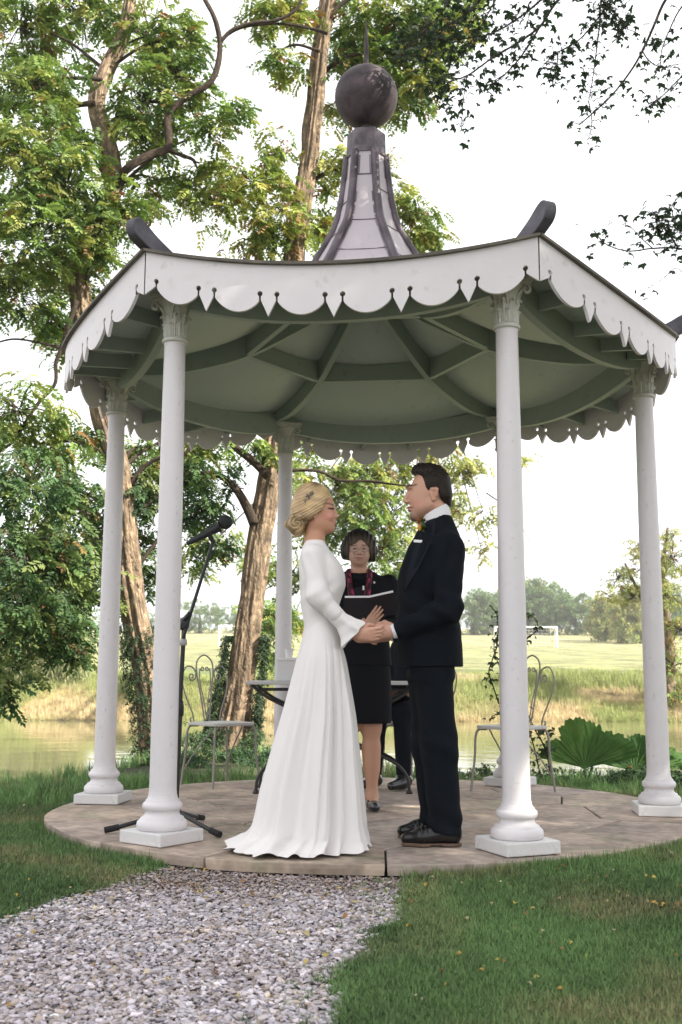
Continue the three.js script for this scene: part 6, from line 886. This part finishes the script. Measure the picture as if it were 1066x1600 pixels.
    for (let i = 0; i <= N; i++) { const q = i / N, y = lerp(1.06, 0.01, Math.pow(q, 0.9)), g = sstep(0.02, 0.5, q), a0 = xf(y), b0 = xb(y), w = wz(y), cx = (a0 + b0) / 2, hx = (a0 - b0) / 2, low = 1 - sstep(0.0, 0.13, y);
      for (let j = 0; j <= A; j++) { const a = j / A * Math.PI * 2, drift = 0.25 * noise3(q * 2, 3, 1);
        const ridge = (n, ph, sharp) => Math.pow(0.5 + 0.5 * Math.cos(a * n + ph + drift * Math.sin(a * 2)), sharp);
        let f = 0.020 * g * (ridge(9, 0.6, 1.6) - 0.45) * (0.5 + 0.9 * noise3(Math.cos(a) * 2 + 4, 1, Math.sin(a) * 2)) + 0.011 * g * (ridge(17, 1.9, 1.2) - 0.5) * noise3(Math.cos(a) * 3, q * 1.5, Math.sin(a) * 3 + 7) * 1.6;
        for (const [c, wd, dp] of [[1.02, 0.07, 0.034], [1.32, 0.05, 0.022], [0.72, 0.06, 0.024], [1.75, 0.08, 0.014], [2.25, 0.09, 0.012]]) f -= dp * g * Math.exp(-Math.pow((a - c - 0.1 * (q - 0.5)) / wd, 2)); // deeper creases in front
        f += low * 0.016 * (noise3(Math.cos(a) * 7, y * 40, Math.sin(a) * 7) - 0.5) + low * 0.012 * Math.sin(a * 23 + 2 * Math.sin(a * 5));
        const r = 1 + f / Math.min(hx, w), lift = low * 0.016 * Math.max(0, Math.sin(a * 13 + 1.5 * Math.sin(a * 4))) * (y < 0.06 ? 1 : 0.4);
        pos.push(cx + hx * r * Math.cos(a), Math.max(0.004, y + lift), w * r * Math.sin(a)); uv.push(a * 0.8, y * 4); } }
    for (let i = 0; i < N; i++) for (let j = 0; j < A; j++) { const a = i * (A + 1) + j, b = a + A + 1; idx.push(a, a + 1, b, a + 1, b + 1, b); }
    const g = new THREE.BufferGeometry(); g.setAttribute('position', new THREE.Float32BufferAttribute(pos, 3)); g.setAttribute('uv', new THREE.Float32BufferAttribute(uv, 2)); g.setIndex(idx); g.computeVertexNormals(); obj('skirt', g, silk, t);
  }
}
// ---- the celebrant, facing the camera between them
{
  seed = 661;
  const X = 0.115, t = thing('person', 'older woman with short dark hair and glasses in black, holding an open book', 'person', [X, 0, -6.7]);
  const head = joinD(0.03, ellD([0, 1.6, -0.01], [0.074, 0.1, 0.088]), ellD([0, 1.565, 0.025], [0.064, 0.088, 0.062]), ellD([0, 1.513, 0.045], [0.034, 0.026, 0.028]), ellD([0.036, 1.545, 0.05], [0.022, 0.024, 0.02]), ellD([-0.036, 1.545, 0.05], [0.022, 0.024, 0.02]));
  const feat = joinD(0.009, capD([0, 1.585, 0.088], [0, 1.557, 0.101], 0.008, 0.0125), ellD([0.012, 1.552, 0.09], [0.01, 0.008, 0.01]), ellD([-0.012, 1.552, 0.09], [0.01, 0.008, 0.01]), ellD([0, 1.531, 0.083], [0.026, 0.006, 0.009]), ellD([0, 1.521, 0.081], [0.022, 0.006, 0.009]));
  const neck = capD([0, 1.52, -0.005], [0, 1.4, -0.02], 0.05, 0.056), sock = (x, y, z) => Math.min(Math.hypot(x - 0.03, (y - 1.583) * 1.4, z - 0.096), Math.hypot(x + 0.03, (y - 1.583) * 1.4, z - 0.096)) - 0.015;
  const hf = (x, y, z) => { let d = smin(head(x, y, z), feat(x, y, z), 0.012); d = -smin(-d, sock(x, y, z) * 0.8 + 0.003, 0.01); return smin(d, neck(x, y, z), 0.02); };
  const base = [0.5, 0.3, 0.22], tone = skinTone(base, [[[0, 1.526, 0.09], [0.028, 0.007, 0.02], [0.32, 0.12, 0.1]], [[0.03, 1.584, 0.088], [0.014, 0.005, 0.02], [0.05, 0.035, 0.03]], [[-0.03, 1.584, 0.088], [0.014, 0.005, 0.02], [0.05, 0.035, 0.03]], [[0.03, 1.606, 0.09], [0.02, 0.004, 0.03], [0.16, 0.1, 0.07]], [[-0.03, 1.606, 0.09], [0.02, 0.004, 0.03], [0.16, 0.1, 0.07]], [[0.03, 1.548, 0.08], [0.008, 0.018, 0.03], [0.36, 0.2, 0.15], 0.8], [[-0.03, 1.548, 0.08], [0.008, 0.018, 0.03], [0.36, 0.2, 0.15], 0.8]]);
  const legR = capD([0.075, 0.85, 0], [0.075, 0.5, 0.01], 0.08, 0.055), hands = [handD([0.03, 1.075, 0.365], [0.6, 0.75, 0.05], [-0.95, 0.3, 0.05], 0.9, [[0.12, 0.15, 0.1], [0.1, 0.15, 0.1], [0.1, 0.15, 0.1], [0.12, 0.15, 0.1]], { flip: true, a: [0.04, 0.045, 0.02], b: [0.065, 0.05, 0.035], c: [0.085, 0.05, 0.05] })];
  const core = joinD(0.05, loftD([[0.8, 0.14, -0.14, 0.07], [1.1, 0.12, -0.12, 0.07], [1.33, 0.13, -0.13, 0.06], [1.42, 0.06, -0.06, 0.05]]), neck, legR, capD([0.075, 0.5, 0.01], [0.08, 0.08, 0.0], 0.056, 0.034), capD([-0.075, 0.85, 0], [-0.075, 0.5, 0.01], 0.08, 0.055), capD([-0.075, 0.5, 0.01], [-0.075, 0.08, -0.02], 0.056, 0.034), capD([0.075, 0.36, -0.02], [0.078, 0.24, -0.02], 0.048, 0.04), capD([-0.075, 0.36, -0.02], [-0.075, 0.24, -0.03], 0.048, 0.04), capD([0.08, 0.06, 0], [0.085, 0.035, 0.09], 0.032, 0.026), capD([-0.075, 0.06, -0.02], [-0.075, 0.035, 0.07], 0.032, 0.026), capD([0.17, 1.37, -0.02], [0.2, 1.1, 0.04], 0.04, 0.034), capD([0.2, 1.1, 0.04], [0.05, 1.085, 0.365], 0.034, 0.024), capD([-0.17, 1.37, -0.02], [-0.2, 1.1, 0.04], 0.04, 0.034), capD([-0.2, 1.1, 0.04], [-0.05, 1.17, 0.25], 0.034, 0.024));
  obj('body', merge4([netMesh(core, [-0.27, 0.0, -0.16], [0.27, 1.45, 0.41], 0.011, skinTone([0.46, 0.245, 0.16], [])), netMesh(hf, [-0.1, 1.42, -0.12], [0.1, 1.72, 0.13], 0.0038, tone), netMesh(hands[0], [-0.08, 1.03, 0.3], [0.2, 1.3, 0.46], 0.004, () => [0.5, 0.28, 0.19])]), SK.skin, t);
  const strand = (x, y, z) => Math.sin(x * 260 + 8 * noise3(x * 20, y * 12, z * 20));
  const bob = joinD(0.03, ellD([0, 1.625, -0.02], [0.1, 0.1, 0.105]), ellD([0.07, 1.575, -0.01], [0.045, 0.075, 0.075]), ellD([-0.07, 1.575, -0.01], [0.045, 0.075, 0.075]), ellD([0, 1.57, -0.07], [0.085, 0.07, 0.05]));
  const hairF = (x, y, z) => { const open = Math.max(Math.abs(x) - 0.064 + 0.12 * Math.max(0, y - 1.6), y - 1.622 - 0.02 * Math.sin(x * 60 + 1), 0.0 - z); return Math.max(bob(x, y, z) + 0.0026 * strand(x, y, z), -open, 1.522 - y + 0.06 * Math.abs(x) * (x > 0 ? -2 : 1)); };
  obj('hair', netMesh(hairF, [-0.13, 1.49, -0.14], [0.13, 1.745, 0.11], 0.0045, (x, y, z) => { const fr = sstep(1.7, 1.62, y) * sstep(0.03, 0.08, z) * 0.8, n = 0.7 + 0.5 * noise3(x * 120, y * 15, z * 60); return [lerp(0.012, 0.1, fr) * n, lerp(0.01, 0.072, fr) * n, lerp(0.009, 0.05, fr) * n]; }), new THREE.MeshPhysicalMaterial({ color: lin(1, 1, 1), roughness: 0.55, specularIntensity: 0.35, vertexColors: true }), t);
  const rim = []; for (const sg of [-1, 1]) { const p = []; for (let i = 0; i < 20; i++) { const a = i / 20 * 6.283; p.push(V3(sg * 0.033 + Math.cos(a) * 0.025, 1.579 + Math.sin(a) * 0.018, 0.108 - 0.006 * Math.abs(Math.cos(a)))); } rim.push(tube(p, 0.0018, 40, 6, true)); rim.push(rod([sg * 0.057, 1.583, 0.103], [sg * 0.078, 1.585, 0.01], 0.0015, 0.0015, 6)); } rim.push(rod([-0.009, 1.582, 0.108], [0.009, 1.582, 0.108], 0.0016, 0.0016, 6));
  obj('glasses', rim, std(lin(0.3, 0.26, 0.22), 0.35, { metalness: 0.7 }), t);
  const black = new THREE.MeshPhysicalMaterial({ color: lin(0.007, 0.0075, 0.01), roughness: 0.85, specularIntensity: 0.25, bumpMap: again(T.cloth, 3, 3), bumpScale: 0.001 });
  // jacket: loft turned so that the width runs along x
  const body = (rows) => loftD(rows, 0, 2.4); const jt = body([[0.86, 0.205, -0.195, 0.13], [1.0, 0.19, -0.185, 0.125], [1.15, 0.185, -0.18, 0.125], [1.3, 0.2, -0.195, 0.125], [1.385, 0.19, -0.185, 0.1], [1.43, 0.12, -0.12, 0.075], [1.46, 0.075, -0.075, 0.062]]);
  const ar = sg => joinD(0.04, capD([sg * 0.185, 1.372, -0.01], [sg * 0.225, 1.1, 0.03], 0.062, 0.052), capD([sg * 0.225, 1.1, 0.03], [sg * 0.062, sg > 0 ? 1.085 : 1.11, sg > 0 ? 0.335 : 0.25], 0.052, 0.036)), a1 = ar(1), a2 = ar(-1);
  const vee = (x, y, z) => Math.max(Math.abs(x) - 0.012 - 0.26 * Math.max(0, y - 1.16), 1.16 - y, 0.0 - z);
  const jf = (x, y, z) => { const shell = smin(smin(jt(x, y, z), a1(x, y, z), 0.03), a2(x, y, z), 0.03); const d = Math.max(shell, -Math.max(vee(x, y, z), -(jt(x, y, z) + 0.022))); return Math.max(d + 0.004 * Math.sin(y * 40 + x * 20) * Math.exp(-Math.pow((y - 1.1) / 0.1, 2)), -(capD([0, 1.6, -0.01], [0, 1.44, -0.02], 0.066, 0.062)(x, y, z))); };
  obj('jacket', netMesh(jf, [-0.3, 0.84, -0.17], [0.3, 1.5, 0.4], 0.0085), black, t);
  obj('top', netMesh((x, y, z) => Math.max(jt(x, y, z) + 0.006, y - 1.345 + 0.3 * Math.abs(x), Math.abs(x) - 0.1), [-0.12, 1.1, -0.02], [0.12, 1.4, 0.16], 0.006), std(lin(0.01, 0.01, 0.011), 0.9), t);
  obj('skirt', netMesh(loftD([[0.515, 0.2, -0.19, 0.14], [0.7, 0.2, -0.19, 0.14], [0.88, 0.19, -0.18, 0.125]], 0, 2.6), [-0.24, 0.48, -0.18], [0.24, 0.92, 0.18], 0.01), black, t);
  for (const [x, z, dx] of [[0.082, 0.02, 0.012], [-0.075, 0, 0]]) { const s = joinD(0.02, capD([x, 0.04, z - 0.045], [x, 0.036, z + 0.02], 0.032, 0.034), capD([x, 0.034, z + 0.02], [x + dx, 0.028, z + 0.12], 0.036, 0.03)); obj('shoe', netMesh((a, b, c) => Math.max(s(a, b, c), 0.002 - b, -Math.max(capD([x, 0.1, z - 0.03], [x, 0.085, z + 0.05], 0.036, 0.034)(a, b, c), 0.048 - b)), [x - 0.06, -0.01, z - 0.1], [x + 0.08, 0.1, z + 0.17], 0.0042), new THREE.MeshPhysicalMaterial({ color: lin(0.012, 0.014, 0.018), roughness: 0.25, clearcoat: 0.7 }), t); }
  // patterned scarf hanging in the jacket opening
  const sc = []; for (const sg of [-1, 1]) sc.push(limb([V3(sg * 0.03, 1.45, -0.055), V3(sg * 0.066, 1.45, -0.005), V3(sg * 0.064, 1.4, 0.085), V3(sg * 0.05, 1.3, 0.128), V3(sg * 0.03, 1.19, 0.14), V3(sg * 0.02, 1.1, 0.142)], [0.014, 0.018, 0.017, 0.018, 0.019, 0.02], { seg: 40, rs: 10, bump: 0.008, freq: 30 }));
  const stex = tex(64, (u, v) => { const n = pfbm(u, v, 8, 3, 7); return n > 0.58 ? [0.62, 0.2, 0.34] : n < 0.42 ? [0.14, 0.03, 0.07] : [0.36, 0.05, 0.16]; }); obj('scarf', sc, std(lin(1, 1, 1), 0.8, { map: again(stex, 1, 8) }), t);
  obj('badge', [bx(0.011, 0.026, 0.004, 0.024, 1.334, 0.155), new THREE.SphereGeometry(0.007, 10, 8).scale(1, 1, 0.4).translate(0.092, 1.372, 0.103)], std(lin(0.75, 0.72, 0.7), 0.4), t);
  // the book
  const b = thing('open_book', 'open dark covered book held up by the celebrant, white page edges showing', 'book', [X + 0.06, 1.262, -6.36]), cov = new THREE.MeshPhysicalMaterial({ color: lin(0.011, 0.008, 0.01), roughness: 0.6, specularIntensity: 0.3 }), pg = std(lin(0.8, 0.78, 0.77), 0.7);
  for (const sg of [-1, 1]) { const h = new THREE.Group(); h.name = sg < 0 ? 'left_half' : 'right_half'; h.name = 'book_half'; h.rotation.set(-0.2, sg * 0.12, sg > 0 ? 0.26 : -0.02); h.position.set(0, -0.02, 0); b.add(h); obj('cover', bx(0.158, 0.13, 0.004, sg * 0.08, -0.045, 0), cov, h); obj('spine', bx(0.022, 0.125, 0.006, 0, -0.045, 0.002), cov, h); obj('pages', bx(0.15, 0.135, 0.012, sg * 0.077, -0.034, -0.0084), pg, h); }
}
// ---- a seated person behind the groom, only dark legs showing
{
  seed = 691;
  const t = thing('person', 'person in dark clothes and black shoes seated behind the groom, only the legs visible', 'person', [0.57, 0, -8.12], 0.9);
  const trs = joinD(0.05, capD([0, 0.57, 0.09], [-0.33, 0.53, 0.1], 0.095, 0.07), capD([-0.33, 0.53, 0.1], [-0.315, 0.09, 0.1], 0.068, 0.052), capD([0, 0.57, -0.09], [-0.35, 0.53, -0.1], 0.095, 0.07), capD([-0.35, 0.53, -0.1], [-0.4, 0.09, -0.1], 0.068, 0.052));
  const head = joinD(0.03, ellD([-0.04, 1.3, 0], [0.09, 0.105, 0.075]), ellD([-0.08, 1.25, 0], [0.06, 0.085, 0.058]), capD([-0.13, 1.275, 0], [-0.148, 1.25, 0], 0.009, 0.013), capD([-0.02, 1.24, 0], [0, 1.1, 0], 0.055, 0.06));
  const core = joinD(0.05, loftD([[0.5, -0.09, 0.1, 0.13], [0.8, -0.08, 0.1, 0.12], [1.03, -0.08, 0.1, 0.15], [1.1, -0.02, 0.06, 0.07]]), head, capD([0.01, 1.02, 0.16], [0.0, 0.76, 0.2], 0.04, 0.035), capD([0, 0.76, 0.2], [-0.13, 0.66, 0.13], 0.035, 0.03), capD([0.01, 1.02, -0.16], [0.0, 0.76, -0.2], 0.04, 0.035), capD([0, 0.76, -0.2], [-0.13, 0.66, -0.13], 0.035, 0.03), capD([0, 0.57, 0.09], [-0.33, 0.53, 0.1], 0.07, 0.05), capD([-0.33, 0.53, 0.1], [-0.315, 0.08, 0.1], 0.05, 0.034), capD([0, 0.57, -0.09], [-0.35, 0.53, -0.1], 0.07, 0.05), capD([-0.35, 0.53, -0.1], [-0.4, 0.08, -0.1], 0.05, 0.034));
  const h1 = handD([-0.13, 0.66, 0.13], [-0.7, -0.1, -0.6], [0, 0.3, -1], 0.8, [[0.3, 0.4, 0.3], [0.3, 0.4, 0.3], [0.3, 0.4, 0.3], [0.3, 0.4, 0.3]], { flip: true, a: [0.045, 0.045, 0.01], b: [0.07, 0.05, 0.016], c: [0.09, 0.05, 0.02] }), h2 = handD([-0.13, 0.66, -0.13], [-0.7, -0.1, 0.6], [0, 0.3, 1], 0.8, [[0.3, 0.4, 0.3], [0.3, 0.4, 0.3], [0.3, 0.4, 0.3], [0.3, 0.4, 0.3]], { flip: false, a: [0.045, 0.045, 0.01], b: [0.07, 0.05, 0.016], c: [0.09, 0.05, 0.02] });
  const sk = () => [0.5, 0.29, 0.2]; obj('body', merge4([netMesh(core, [-0.46, 0.04, -0.28], [0.16, 1.44, 0.28], 0.012, sk), netMesh(h1, [-0.42, 0.56, 0], [-0.16, 0.78, 0.18], 0.005, sk), netMesh(h2, [-0.42, 0.56, -0.16], [-0.16, 0.78, 0.02], 0.005, sk)]), SK.skin, t);
  const dark = new THREE.MeshPhysicalMaterial({ color: lin(0.007, 0.009, 0.014), roughness: 0.85, specularIntensity: 0.25, bumpMap: again(T.cloth, 3, 3), bumpScale: 0.001 });
  obj('trousers', netMesh((x, y, z) => Math.max(trs(x, y, z), 0.09 - y), [-0.5, 0.05, -0.22], [0.14, 0.7, 0.22], 0.01), dark, t);
  const jt = joinD(0.04, loftD([[0.5, -0.13, 0.13, 0.18], [0.8, -0.12, 0.12, 0.17], [1.0, -0.11, 0.13, 0.19], [1.09, -0.06, 0.1, 0.1], [1.14, -0.01, 0.07, 0.07]]), capD([0.01, 1.01, 0.165], [0.0, 0.76, 0.21], 0.065, 0.055), capD([0, 0.76, 0.21], [-0.15, 0.665, 0.13], 0.052, 0.042), capD([0.01, 1.01, -0.165], [0.0, 0.76, -0.21], 0.065, 0.055), capD([0, 0.76, -0.21], [-0.15, 0.665, -0.13], 0.052, 0.042));
  obj('jacket', netMesh(jt, [-0.28, 0.46, -0.3], [0.2, 1.18, 0.3], 0.011), dark, t);
  obj('hair', netMesh((x, y, z) => Math.max(ellD([-0.03, 1.315, 0], [0.098, 0.108, 0.084])(x, y, z), curve1([[-0.14, 1.37], [-0.07, 1.36], [-0.05, 1.29], [0.08, 1.24]])(x) - y), [-0.15, 1.2, -0.1], [0.09, 1.44, 0.1], 0.007), std(lin(0.03, 0.024, 0.02), 0.55), t);
  for (const [x, z] of [[-0.315, 0.1], [-0.4, -0.1]]) obj('shoe', netMesh((a, b, c) => Math.max(joinD(0.03, capD([x + 0.03, 0.055, z], [x - 0.03, 0.05, z], 0.042, 0.044), capD([x - 0.03, 0.045, z], [x - 0.15, 0.035, z], 0.042, 0.03), capD([x, 0.09, z], [x + 0.02, 0.06, z], 0.046, 0.042))(a, b, c), 0.003 - b), [x - 0.22, -0.01, z - 0.08], [x + 0.12, 0.16, z + 0.08], 0.006), new THREE.MeshPhysicalMaterial({ color: lin(0.012, 0.012, 0.014), roughness: 0.3, clearcoat: 0.5 }), t);
}
renderer.render(scene, camera);
